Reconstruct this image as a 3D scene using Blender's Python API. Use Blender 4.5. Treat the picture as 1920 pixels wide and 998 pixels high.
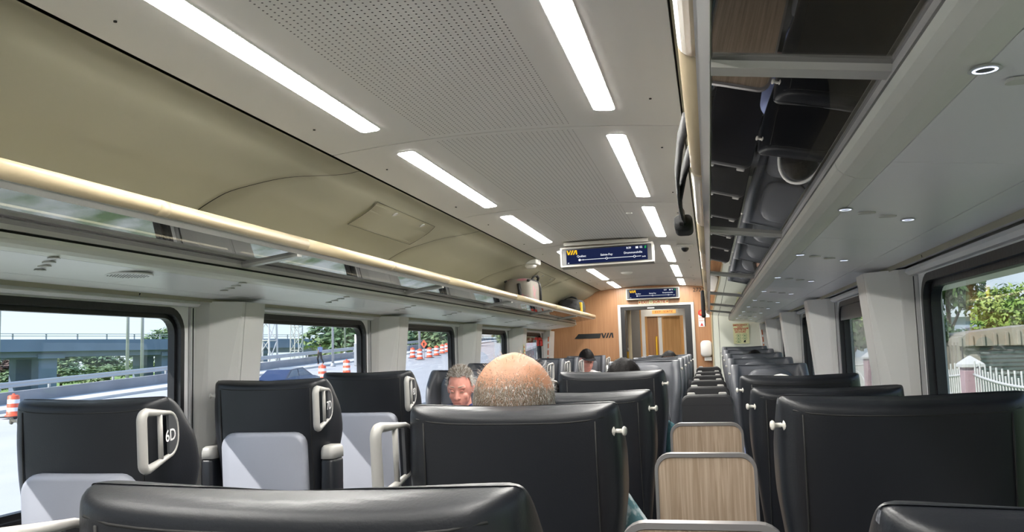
import bpy, bmesh, math, random
from mathutils import Vector, Matrix, noise
R = random.Random(7)
for o in list(bpy.data.objects): bpy.data.objects.remove(o)
scene = bpy.context.scene
C = scene.collection
PI = math.pi
# car coordinates: x to the right, y forward along the coach, z up, floor at 0
ZC = 1.45            # camera height
XC = -0.70           # centre line of the coach
XL, XR = -2.08, 0.70 # window walls
# ------------------------------------------------------------------ camera
cd = bpy.data.cameras.new('camera'); cam = bpy.data.objects.new('camera', cd); C.objects.link(cam)
cd.sensor_width = 36.0; cd.sensor_fit = 'HORIZONTAL'; cd.lens = 30.0; cd.clip_start = 0.02; cd.clip_end = 2000
MR = [[0.97393071, 0.05069009, -0.22110967], [0.22495833, -0.09034714, 0.97017068], [-0.02920142, 0.99461948, 0.09939502]]
cam.matrix_world = Matrix(((MR[0][0], MR[0][1], -MR[0][2], 0), (MR[1][0], MR[1][1], -MR[1][2], 0),
                           (MR[2][0], MR[2][1], -MR[2][2], ZC), (0, 0, 0, 1)))
scene.camera = cam
# ------------------------------------------------------------------ world, sun, exposure
SKY_STRENGTH = 0.90; SUN_STRENGTH = 6.6; LAMP = 62.0
w = bpy.data.worlds.new('sky'); scene.world = w; w.use_nodes = True
nt = w.node_tree; bg = nt.nodes['Background']
tc = nt.nodes.new('ShaderNodeTexCoord'); sx = nt.nodes.new('ShaderNodeSeparateXYZ'); nt.links.new(tc.outputs['Generated'], sx.inputs[0])
cr = nt.nodes.new('ShaderNodeValToRGB'); nt.links.new(sx.outputs['Z'], cr.inputs[0])
cr.color_ramp.elements[0].position = 0.0; cr.color_ramp.elements[0].color = (0.80, 0.93, 1.0, 1)
cr.color_ramp.elements[1].position = 0.55; cr.color_ramp.elements[1].color = (0.36, 0.58, 0.95, 1)
nt.links.new(cr.outputs[0], bg.inputs['Color']); bg.inputs['Strength'].default_value = SKY_STRENGTH * 1.35
sd = bpy.data.lights.new('sun', 'SUN'); so = bpy.data.objects.new('sun', sd); C.objects.link(so)
sd.energy = SUN_STRENGTH; sd.angle = 0.0093; sd.color = (1.0, 0.95, 0.87)
so.rotation_euler = Vector((0.62, 0.60, -0.76)).to_track_quat('-Z', 'Y').to_euler()
so.location = (-20, -10, 30)
vs = scene.view_settings; vs.view_transform = 'Standard'; vs.look = 'None'; vs.gamma = 1.0; vs.use_curve_mapping = False
vs.exposure = 0.12
scene.cycles.max_bounces = 10; scene.cycles.transparent_max_bounces = 16

# ------------------------------------------------------------------ materials
MATS = {}
def mat(name, col=(.5,.5,.5), rough=.5, metal=0., spec=.5, emit=None, es=0., noise_s=0., noise_a=.0, bump=0., bump_s=200., coat=0.):
    if name in MATS: return MATS[name]
    m = bpy.data.materials.new(name); m.use_nodes = True; n = m.node_tree; b = n.nodes['Principled BSDF']
    b.inputs['Base Color'].default_value = (*col, 1); b.inputs['Roughness'].default_value = rough; b.inputs['Metallic'].default_value = metal
    b.inputs['Specular IOR Level'].default_value = spec
    if coat: b.inputs['Coat Weight'].default_value = coat; b.inputs['Coat Roughness'].default_value = .1
    if emit: b.inputs['Emission Color'].default_value = (*emit, 1); b.inputs['Emission Strength'].default_value = es
    t = n.nodes.new('ShaderNodeTexCoord')
    if noise_a:
        nz = n.nodes.new('ShaderNodeTexNoise'); nz.inputs['Scale'].default_value = noise_s or 5; nz.inputs['Detail'].default_value = 4
        n.links.new(t.outputs['Object'], nz.inputs['Vector'])
        mp = n.nodes.new('ShaderNodeMapRange'); mp.inputs[1].default_value = .3; mp.inputs[2].default_value = .7
        mp.inputs[3].default_value = 1 - noise_a; mp.inputs[4].default_value = 1 + noise_a; n.links.new(nz.outputs[0], mp.inputs[0])
        mx = n.nodes.new('ShaderNodeVectorMath'); mx.operation = 'SCALE'; mx.inputs[0].default_value = col
        n.links.new(mp.outputs[0], mx.inputs['Scale']); n.links.new(mx.outputs[0], b.inputs['Base Color'])
    if bump:
        nb = n.nodes.new('ShaderNodeTexNoise'); nb.inputs['Scale'].default_value = bump_s; nb.inputs['Detail'].default_value = 3
        n.links.new(t.outputs['Object'], nb.inputs['Vector']); bp = n.nodes.new('ShaderNodeBump'); bp.inputs['Strength'].default_value = bump
        bp.inputs['Distance'].default_value = .01
        n.links.new(nb.outputs[0], bp.inputs['Height']); n.links.new(bp.outputs[0], b.inputs['Normal'])
    MATS[name] = m; return m
def glass_mat(name, tint, f0, rough=0.0):
    """thin glass: tinted see-through plus mirror reflection that grows towards grazing angles (Schlick), same from both sides"""
    m = bpy.data.materials.new(name); m.use_nodes = True; n = m.node_tree; n.nodes.clear()
    o = n.nodes.new('ShaderNodeOutputMaterial'); mx = n.nodes.new('ShaderNodeMixShader'); tr = n.nodes.new('ShaderNodeBsdfTransparent')
    gl = n.nodes.new('ShaderNodeBsdfGlossy'); tr.inputs[0].default_value = (*tint, 1); gl.inputs['Roughness'].default_value = rough
    ge = n.nodes.new('ShaderNodeNewGeometry'); dt = n.nodes.new('ShaderNodeVectorMath'); dt.operation = 'DOT_PRODUCT'
    n.links.new(ge.outputs['Normal'], dt.inputs[0]); n.links.new(ge.outputs['Incoming'], dt.inputs[1])
    def M(op, a, bb):
        q = n.nodes.new('ShaderNodeMath'); q.operation = op
        for i, v in enumerate((a, bb)):
            if isinstance(v, (int, float)): q.inputs[i].default_value = v
            else: n.links.new(v, q.inputs[i])
        return q.outputs[0]
    f = M('ADD', M('MULTIPLY', M('POWER', M('SUBTRACT', 1.0, M('ABSOLUTE', dt.outputs['Value'], 0)), 5.0), 1-f0), f0)
    n.links.new(f, mx.inputs[0]); n.links.new(tr.outputs[0], mx.inputs[1]); n.links.new(gl.outputs[0], mx.inputs[2]); n.links.new(mx.outputs[0], o.inputs[0])
    MATS[name] = m; return m
def emis(name, col, s):
    if name in MATS: return MATS[name]
    m = bpy.data.materials.new(name); m.use_nodes = True; n = m.node_tree; n.nodes.clear()
    o = n.nodes.new('ShaderNodeOutputMaterial'); e = n.nodes.new('ShaderNodeEmission'); e.inputs[0].default_value = (*col, 1); e.inputs[1].default_value = s
    n.links.new(e.outputs[0], o.inputs[0]); MATS[name] = m; return m
def wood_mat(name, c1, c2, sc=(18, 18, .9), rough=.4):
    m = bpy.data.materials.new(name); m.use_nodes = True; n = m.node_tree; b = n.nodes['Principled BSDF']; b.inputs['Roughness'].default_value = rough
    t = n.nodes.new('ShaderNodeTexCoord'); mp = n.nodes.new('ShaderNodeMapping'); mp.inputs['Scale'].default_value = sc
    nz = n.nodes.new('ShaderNodeTexNoise'); nz.inputs['Scale'].default_value = 6; nz.inputs['Detail'].default_value = 6; nz.inputs['Distortion'].default_value = .6
    n.links.new(t.outputs['Object'], mp.inputs[0]); n.links.new(mp.outputs[0], nz.inputs['Vector'])
    r = n.nodes.new('ShaderNodeValToRGB'); r.color_ramp.elements[0].position = .36; r.color_ramp.elements[0].color = (*c1, 1)
    r.color_ramp.elements[1].position = .66; r.color_ramp.elements[1].color = (*c2, 1)
    n.links.new(nz.outputs[0], r.inputs[0]); n.links.new(r.outputs[0], b.inputs['Base Color']); MATS[name] = m; return m
def mix_noise(name, c1, c2, scale, lo=.4, hi=.6, rough=.8, det=4, bump=0):
    m = bpy.data.materials.new(name); m.use_nodes = True; n = m.node_tree; b = n.nodes['Principled BSDF']; b.inputs['Roughness'].default_value = rough
    t = n.nodes.new('ShaderNodeTexCoord'); nz = n.nodes.new('ShaderNodeTexNoise'); nz.inputs['Scale'].default_value = scale; nz.inputs['Detail'].default_value = det
    n.links.new(t.outputs['Object'], nz.inputs['Vector']); r = n.nodes.new('ShaderNodeValToRGB')
    r.color_ramp.elements[0].position = lo; r.color_ramp.elements[0].color = (*c1, 1); r.color_ramp.elements[1].position = hi; r.color_ramp.elements[1].color = (*c2, 1)
    n.links.new(nz.outputs[0], r.inputs[0]); n.links.new(r.outputs[0], b.inputs['Base Color']); MATS[name] = m; return m
def perforated(name, col):
    m = bpy.data.materials.new(name); m.use_nodes = True; n = m.node_tree; b = n.nodes['Principled BSDF']; b.inputs['Roughness'].default_value = .55
    t = n.nodes.new('ShaderNodeTexCoord'); s = n.nodes.new('ShaderNodeSeparateXYZ'); n.links.new(t.outputs['Object'], s.inputs[0])
    def M(op, a, bb=None, c=None):
        q = n.nodes.new('ShaderNodeMath'); q.operation = op
        for i, v in enumerate((a, bb, c)):
            if v is None: continue
            if isinstance(v, (int, float)): q.inputs[i].default_value = v
            else: n.links.new(v, q.inputs[i])
        return q.outputs[0]
    P = .0188
    fx = M('SUBTRACT', M('FRACT', M('DIVIDE', M('ADD', s.outputs['X'], 10), P)), .5)
    fy = M('SUBTRACT', M('FRACT', M('DIVIDE', M('ADD', s.outputs['Y'], 10), P)), .5)
    d = M('SQRT', M('ADD', M('MULTIPLY', fx, fx), M('MULTIPLY', fy, fy)))
    hole = M('LESS_THAN', d, .145)
    ax = M('LESS_THAN', M('ABSOLUTE', M('ADD', s.outputs['X'], -XC)), .262)
    ay = M('LESS_THAN', M('ABSOLUTE', s.outputs['Y']), .79)
    k = M('MULTIPLY', hole, M('MULTIPLY', ax, ay))
    mx = n.nodes.new('ShaderNodeMix'); mx.data_type = 'RGBA'; mx.inputs['A'].default_value = (*col, 1); mx.inputs['B'].default_value = (.02, .02, .02, 1)
    n.links.new(k, mx.inputs['Factor']); n.links.new(mx.outputs['Result'], b.inputs['Base Color']); MATS[name] = m; return m

mat('ceiling_white', (.74,.73,.72), .5, noise_s=2, noise_a=.02)
perforated('ceiling_perf', (.74,.73,.72))
mat('cove', (.60,.575,.45), .42, noise_s=1.5, noise_a=.03)
mat('panel_white', (.88,.88,.89), .32, noise_s=2, noise_a=.02)
mat('fascia', (.74,.75,.67), .35, noise_s=2, noise_a=.02)
mat('pillar', (.71,.705,.69), .38, noise_s=3, noise_a=.02)
mat('rail_cream', (.50,.41,.27), .25, noise_s=8, noise_a=.02)
mat('rail_grey', (.55,.54,.51), .3)
mat('aluminium', (.62,.62,.63), .35, metal=.6)
mat('dark_gap', (.012,.012,.013), .8)
mat('rubber', (.012,.012,.015), .45, bump=.1, bump_s=60)
mat('leather', (.0085,.0098,.0135), .40, spec=.45, noise_s=6, noise_a=.08, bump=.05, bump_s=260)  # blue cast of the window sky mixed into the base colour
mat('leather_lit', (.105,.11,.125), .42, spec=.45, noise_s=6, noise_a=.08, bump=.12, bump_s=260)  # lighter copy of leather: window light on the facing seats put into the colour
mat('stitch', (.012,.012,.012), .7)
mat('shell_grey', (.33,.345,.40), .42, noise_s=5, noise_a=.02, bump=.05, bump_s=400)
mat('seat_fabric', (.11,.115,.13), .75, noise_s=60, noise_a=.1)
mat('handle_grey', (.40,.39,.37), .35)
mat('hook', (.62,.60,.55), .3)
mat('plaque', (.05,.052,.058), .45)
mat('plaque_text', (.75,.75,.75), .5)
mat('pedestal', (.05,.05,.055), .5)
wood_mat('wood_table', (.31,.225,.155), (.46,.355,.265), sc=(26, 26, .8))
wood_mat('wood_wall', (.34,.165,.075), (.41,.21,.10), sc=(9, 9, .35))
wood_mat('wood_door', (.48,.25,.08), (.58,.32,.12), sc=(9, 9, .35))
mat('rim_grey', (.22,.21,.21), .35, metal=.3)
mat('black_pad', (.012,.012,.014), .5, bump=.1, bump_s=300)
mat('carpet', (.13,.135,.145), .95, noise_s=120, noise_a=.3)
mat('black_plastic', (.012,.012,.013), .35)
mat('bezel', (.30,.29,.26), .4)
mat('lamp_off', (.8,.8,.78), .3)
emis('strip_light', (1.0, .975, .92), LAMP)
emis('cove_glow', (1.0, .88, .56), 7.0)
emis('ring_led', (.75,.82,1.0), 1.6)
emis('screen_navy', (.012,.018,.060), 1.0)
emis('screen_white', (.85,.88,.95), 1.0)
emis('screen_yellow', (1.0,.58,.02), 1.0)
emis('screen_green', (.02,.35,.08), 1.0)
emis('exit_lit', (1.0,.50,.15), 1.1)
emis('vest_light', (1.0,.90,.72), 15.0)
glass_mat('window_glass', (.96,.97,.98), .02)
glass_mat('rack_glass', (.30,.30,.31), .15)
mat('red_print', (.55,.03,.02), .5); mat('orange_print', (.75,.18,.06), .5); mat('black_print', (.01,.01,.01), .5); mat('white_print', (.8,.8,.78), .5)
mat('yellow_paint', (.85,.50,.02), .4); mat('sign_cream', (.80,.78,.48), .5); mat('green_print', (.05,.25,.10), .5)
mat('white_plastic', (.75,.74,.72), .35); mat('frosted', (.72,.70,.68), .25)
mat('bag_black', (.010,.010,.011), .7, noise_s=30, noise_a=.3, bump=.3, bump_s=60)
mix_noise('bag_floral', (.17,.155,.13), (.32,.11,.14), 14, .54, .66, .7)
mat('skin', (.37,.18,.105), .58, noise_s=20, noise_a=.06); mat('skin_red', (.70,.31,.245), .5, noise_s=20, noise_a=.08); mat('skin_light', (.68,.42,.32), .5, noise_s=20, noise_a=.06)
mat('hair_grey', (.36,.34,.31), .6); mat('hair_brown_grey', (.19,.145,.105), .6); mat('hair_white', (.62,.60,.57), .6); mat('hair_black', (.006,.005,.005), .6, spec=.15)
mat('navy_cloth', (.012,.022,.11), .8, noise_s=30, noise_a=.2); mat('teal_cloth', (.06,.17,.20), .85, noise_s=30, noise_a=.15); mat('white_cloth', (.62,.60,.60), .85)
mat('dark_cloth', (.03,.03,.035), .9); mat('denim', (.06,.08,.14), .9); mat('lip', (.50,.17,.14), .45); mat('brow', (.35,.28,.22), .7); mat('eye', (.06,.05,.045), .2)
mat('shoe', (.03,.03,.03), .5); mat('blue_cloth', (.30,.36,.62), .85)
mix_noise('floral_cloth', (.12,.25,.27), (.55,.62,.62), 26, .46, .56, .85)
mat('silver', (.70,.72,.75), .25, metal=.5)
# outside
mat('asphalt', (.47,.465,.475), .9, noise_s=.5, noise_a=.06); mat('pavement', (.60,.585,.57), .9, noise_s=.8, noise_a=.06); mat('concrete', (.30,.30,.32), .9, noise_s=.6, noise_a=.12)
mat('concrete_shade', (.20,.25,.37), .9, noise_s=.3, noise_a=.10); mat('steel', (.45,.46,.48), .5, metal=.3); mat('lattice', (.62,.60,.60), .6)  # overpass concrete has its blue shade and haze mixed into the colour
mat('drum_orange', (.85,.13,.06), .5); mat('drum_white', (.85,.82,.80), .5); mat('car_blue', (.02,.03,.085), .25, coat=.5); mat('car_glass', (.12,.16,.22), .1); mat('tyre', (.02,.02,.02), .8)
mix_noise('verge_bounce_grass', (.15,.21,.09), (.60,.60,.54), 1.3, .36, .62); mix_noise('grass', (.10,.20,.03), (.24,.33,.08), 1.2); mat('gravel', (.24,.22,.20), .95, noise_s=3, noise_a=.2)  # verge patches paled so sunlight bounces up under the racks
mix_noise('leaf_bright', (.15,.27,.04), (.36,.45,.12), 1.6, rough=.6); mix_noise('leaf_dark', (.03,.08,.025), (.09,.18,.05), 1.2, rough=.6); mix_noise('leaf_far', (.11,.19,.10), (.26,.34,.15), .5, rough=.8)
mix_noise('leaf_copper', (.09,.06,.05), (.16,.10,.08), .5, rough=.8)
mat('bark', (.10,.075,.055), .9, noise_s=6, noise_a=.3); mat('fence_white', (.62,.62,.60), .6); mat('post_pink', (.44,.30,.33), .8, noise_s=5, noise_a=.08); mat('shed', (.30,.28,.23), .7, noise_s=3, noise_a=.1)
mat('building', (.38,.44,.56), .8); mat('building_white', (.62,.66,.72), .7); mat('louvre', (.07,.10,.09), .6)

# ------------------------------------------------------------------ mesh helpers
def finish(bm, name, m, parent=None, smooth=False, loc=None, rot=None):
    bmesh.ops.recalc_face_normals(bm, faces=bm.faces)
    me = bpy.data.meshes.new(name); bm.to_mesh(me); bm.free()
    for mm in (m if isinstance(m, (list, tuple)) else [m]): me.materials.append(MATS[mm])
    if smooth:
        for p in me.polygons: p.use_smooth = True
    return link(name, me, parent, loc, rot)
def link(name, me, parent=None, loc=None, rot=None):
    o = bpy.data.objects.new(name, me); C.objects.link(o)
    if parent is not None: o.parent = parent
    if loc is not None: o.location = loc
    if rot is not None: o.rotation_euler = rot
    return o
def empty(name, loc=(0,0,0), rz=0., parent=None):
    o = bpy.data.objects.new(name, None); C.objects.link(o); o.location = loc; o.rotation_euler = (0,0,rz); o.empty_display_size = .05
    if parent is not None: o.parent = parent
    return o
def tag(o, label, cat, group=None):
    o['label'] = label; o['category'] = cat
    if group: o['group'] = group
    return o
def struct(o): o['kind'] = 'structure'; return o
def stuff(o): o['kind'] = 'stuff'; return o
def BM(): return bmesh.new()
def box(bm, x0, x1, y0, y1, z0, z1, mi=0, bev=0., seg=2):
    vs = [bm.verts.new(p) for p in ((x0,y0,z0),(x1,y0,z0),(x1,y1,z0),(x0,y1,z0),(x0,y0,z1),(x1,y0,z1),(x1,y1,z1),(x0,y1,z1))]
    fs = [bm.faces.new([vs[i] for i in f]) for f in ((0,3,2,1),(4,5,6,7),(0,1,5,4),(1,2,6,5),(2,3,7,6),(3,0,4,7))]
    for f in fs: f.material_index = mi
    if bev:
        es = {e for f in fs for e in f.edges}
        bmesh.ops.bevel(bm, geom=list(es), offset=bev, segments=seg, profile=.5, affect='EDGES')
    return vs
def obox(name, m, x0, x1, y0, y1, z0, z1, parent=None, bev=0., seg=2, smooth=False, loc=None, rot=None):
    b = BM(); box(b, min(x0,x1), max(x0,x1), min(y0,y1), max(y0,y1), min(z0,z1), max(z0,z1), 0, bev, seg)
    return finish(b, name, m, parent, smooth, loc, rot)
def loft(bm, rings, closed=True, cap=True, mi=0, loop=False):
    vr = [[bm.verts.new(p) for p in r] for r in rings]; n = len(rings[0])
    for a in range(len(vr) if loop else len(vr)-1):
        A, B = vr[a], vr[(a+1) % len(vr)]
        for i in range(n if closed else n-1):
            j = (i+1) % n
            f = bm.faces.new((A[i], A[j], B[j], B[i])); f.material_index = mi
    if cap and closed and not loop:
        for r in (vr[0][::-1], vr[-1]):
            f = bm.faces.new(r); f.material_index = mi
    return vr
def tube(bm, pts, r, n=8, closed=False, mi=0, flat=1.0):
    pts = [Vector(p) for p in pts]; N = len(pts); rings = []; up = None
    for i, p in enumerate(pts):
        a = pts[i-1] if (i or closed) else pts[0]; b = pts[(i+1) % N] if (i < N-1 or closed) else pts[-1]
        t = (b-a).normalized()
        if up is None:
            up = Vector((0,0,1)) if abs(t.z) < .9 else Vector((1,0,0))
        s = t.cross(up).normalized(); up = s.cross(t).normalized()
        rr = r[i] if isinstance(r, (list, tuple)) else r
        rings.append([p + s*math.cos(2*PI*k/n)*rr + up*math.sin(2*PI*k/n)*rr*flat for k in range(n)])
    loft(bm, rings, True, not closed, mi, loop=closed)
def lathe(bm, prof, o=(0,0,0), axis=(0,0,1), n=16, mi=0):
    ax = Vector(axis).normalized(); u = ax.orthogonal().normalized(); v = ax.cross(u); o = Vector(o)
    rings = [[o + ax*h + (u*math.cos(2*PI*k/n)+v*math.sin(2*PI*k/n))*max(r,1e-4) for k in range(n)] for r, h in prof]
    loft(bm, rings, True, True, mi)
def rrect(hw, hh, r, seg=5, cx=0., cy=0.):
    out = []
    for (sx, sy, a0) in ((1,1,0),(-1,1,90),(-1,-1,180),(1,-1,270)):
        for k in range(seg+1):
            a = math.radians(a0 + 90*k/seg)
            out.append((cx + sx*(hw-r) + r*math.cos(a), cy + sy*(hh-r) + r*math.sin(a)))
    return out
def plate(bm, outline, f, t0, t1, mi=0, bev=0.):
    """prism of a 2D outline; f(u,v,w)->3D; optional small edge rounding"""
    cu = sum(p[0] for p in outline)/len(outline); cv = sum(p[1] for p in outline)/len(outline)
    def ring(w, k): return [f(cu+(u-cu)*k, cv+(v-cv)*k, w) for u, v in outline]
    if bev:
        mr = max(max(abs(u-cu), abs(v-cv)) for u, v in outline); k = 1-bev/mr
        rings = [ring(t0,k), ring(t0+bev*.3*(1 if t1>t0 else -1), 1-(1-k)*.3), ring(t0+bev*(1 if t1>t0 else -1),1), ring(t1-bev*(1 if t1>t0 else -1),1), ring(t1-bev*.3*(1 if t1>t0 else -1),1-(1-k)*.3), ring(t1,k)]
    else: rings = [ring(t0,1), ring(t1,1)]
    loft(bm, rings, True, True, mi)
def ringframe(bm, outer, inner, f, t0, t1, mi=0):
    a = [[f(u,v,t) for u,v in o] for o, t in ((outer,t0),(outer,t1),(inner,t1),(inner,t0))]
    loft(bm, a, True, False, mi, loop=True)
FONTC = {}
def text_mesh(s, size=1.0, shear=0., bold=0.):
    k = (s, size, shear, bold)
    if k in FONTC: return FONTC[k].copy()
    c = bpy.data.curves.new('lettering', 'FONT'); c.body = s; c.size = size; c.align_x = 'CENTER'; c.align_y = 'CENTER'; c.shear = shear; c.offset = bold; c.resolution_u = 3; c.extrude = 0.0
    o = bpy.data.objects.new('tmp', c); C.objects.link(o); bpy.context.view_layer.update()
    me = bpy.data.meshes.new_from_object(o.evaluated_get(bpy.context.evaluated_depsgraph_get())); bpy.data.objects.remove(o); bpy.data.curves.remove(c)
    FONTC[k] = me; return me.copy()
def put_text(name, s, size, m, origin, ux, uy, parent=None, lift=.001, shear=0., bold=0., sxk=1.):
    """lettering mesh with its own x axis along ux, y along uy, lifted along the normal"""
    me = text_mesh(s, size, shear, bold); ux = Vector(ux).normalized(); uy = Vector(uy).normalized(); nn = ux.cross(uy)
    for v in me.vertices: v.co = Vector(origin) + ux*v.co.x*sxk + uy*v.co.y + nn*lift
    me.materials.clear(); me.materials.append(MATS[m]); return link(name, me, parent)
def poly_flat(name, polys, m, origin, ux, uy, parent=None, lift=.001):
    b = BM(); ux = Vector(ux).normalized(); uy = Vector(uy).normalized(); nn = ux.cross(uy)
    for P in polys: b.faces.new([b.verts.new(Vector(origin)+ux*u+uy*v+nn*lift) for u, v in P])
    return finish(b, name, m, parent)
def via_polys(h):
    # three slanted letters V I A, unit height h, width about 2.5 h
    s = .35
    P = [[(0,1),(.32,1),(.52,.36),(.80,1),(1.08,1),(.62,0),(.28,0)],
         [(.86,0),(1.20,0),(1.62,1),(1.28,1)],
         [(1.42,0),(1.72,0),(2.02,.66),(2.05,.66),(2.12,0),(2.42,0),(2.33,1),(1.86,1)]]
    return [[(u*h, v*h) for u, v in p] for p in P]
def copy_tree(o, parent=None):
    c = o.copy(); C.objects.link(c); c.parent = parent
    for ch in o.children: copy_tree(ch, c)
    return c
# ================================================================== SETTING
YB, YE, YV = -2.6, 11.1, 14.4
def Z(r): return ZC + r
struct(obox('floor', 'carpet', XL-.2, XR+.2, YB-.1, YV+.1, -.12, 0))
# ---- ceiling: body plus one mesh per panel, real gaps between
def ceil_z(x): return 2.240 - .037*((x-XC)/.647)**2
ceil = struct(obox('ceiling', 'dark_gap', XL-.2, XR+.2, YB-.1, YV+.1, 2.30, 2.42))
seams = [-2.05, -.39, 1.27, 2.93, 4.58, 6.28, 8.07, 9.76, 11.1]
for i in range(len(seams)-1):
    y0, y1 = seams[i]+.004, seams[i+1]-.004; yc = (y0+y1)/2
    xs = [XC-.647 + 1.294*k/16 for k in range(17)]; b = BM()
    loft(b, [[(x, y-yc, ceil_z(x)) for x in xs] + [(x, y-yc, 2.29) for x in xs[::-1]] for y in (y0, y1)])
    finish(b, 'panel', 'ceiling_perf' if i in (1,2,3,4) else 'ceiling_white', ceil, False, (0, yc, 0))
    for sx in (-1, 1):                                      # small fixing screws along the panel edge
        for q in (.2, .8):
            bb = BM(); x = XC + sx*.56; lathe(bb, [(.004,0),(.004,.003)], (x, y0+(y1-y0)*q, ceil_z(x)-.0035)); finish(bb, 'screw', 'dark_gap', ceil)
# ---- side coves: curved panels with S-shaped joints
PROF = [(.653,.748),(.672,.750),(.705,.741),(.738,.722),(.768,.698),(.815,.670),(.90,.630),(1.0,.592),(1.10,.540),(1.19,.470),(1.26,.395),(1.31,.31),(1.33,.24)]
def prof(t):
    t = max(0, min(.9999, t))*(len(PROF)-1); i = int(t); q = t-i
    P = [PROF[max(0, min(len(PROF)-1, j))] for j in (i-1, i, i+1, i+2)]   # Catmull-Rom through the profile points
    return tuple(.5*(2*P[1][k]+(P[2][k]-P[0][k])*q+(2*P[0][k]-5*P[1][k]+4*P[2][k]-P[3][k])*q*q+(3*P[1][k]-P[0][k]-3*P[2][k]+P[3][k])*q**3) for k in (0, 1))
def sbend(t):                                               # joint offset along the car: level, a soft bend, level again
    q = max(0, min(1, (t-.12)/.46)); return .23 - .47*(q*q*(3-2*q))
for side, sgn in (('left', -1), ('right', 1)):
    cv = struct(obox('wall_'+side+'_upper', 'dark_gap', XC+sgn*1.36, XC+sgn*1.5, YB, YE, 1.72, 2.3))
    cuts = [-2.75, -.80, 1.09, 2.98, 4.87, 6.77, 8.66, 11.5]
    for i in range(len(cuts)-1):
        b = BM(); n = 60; rows = []
        for k in range(n+1):
            t = k/n; dx, zz = prof(t); e = sbend(t)
            row = []
            for q in range(25):
                s = q/24; wgt = max(0, 1-5*s)+max(0, 1-5*(1-s)); yy = cuts[i]+.0035+(cuts[i+1]-cuts[i]-.007)*s+e*wgt
                row.append((XC+sgn*dx, max(YB, min(YE, yy)), Z(zz)))
            rows.append(row)
        loft(b, rows, False, False)
        bmesh.ops.solidify(b, geom=list(b.faces), thickness=.006)
        finish(b, 'panel', 'cove', cv, True).data.set_sharp_from_angle(angle=math.radians(35))
    b = BM(); rows = [[(XC+sgn*(prof(k/30)[0]+.008), y, Z(prof(k/30)[1])+.006) for y in (YB, YE)] for k in range(31)]; loft(b, rows, False, False); bmesh.ops.solidify(b, geom=list(b.faces), thickness=.003); finish(b, 'backing_sheet', 'dark_gap', cv, True)
    # thin shadow gap strip between ceiling and cove
    b = BM(); box(b, XC+sgn*.66-.03, XC+sgn*.66+.03, YB, YE, 2.222, 2.30); finish(b, 'backing_strip', 'dark_gap', cv)
    if sgn < 0:                                             # access hatch with two locks
        for yh in (4.05, 7.85):
            b = BM(); ts = [.30+.22*k/16 for k in range(17)]; rows = [[(XC-prof(t)[0]+.003, yh-.42+.84*q/4+(t-.3)*.2, Z(prof(t)[1])-.0065) for q in range(5)] for t in ts]
            loft(b, rows, False, False); bmesh.ops.solidify(b, geom=list(b.faces), thickness=.002); h = finish(b, 'access_hatch', 'cove', cv, True)
            edge = [rows[0][0], rows[0][4]] + [r[4] for r in rows[1:]] + [r[0] for r in rows[:0:-1]]
            b = BM(); tube(b, [Vector(p)+Vector((.002,0,-.002)) for p in edge], .0009, 4, True); finish(b, 'joint', 'dark_gap', h)
            for q in (.3, .78):
                b = BM(); p = Vector(rows[3][0])*(1-q)+Vector(rows[3][4])*q; lathe(b, [(.015,0),(.015,.004),(.006,.004)], p+Vector((.004,0,-.006)), (.4,0,-.9), 12); finish(b, 'lock', 'aluminium', h)
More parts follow.
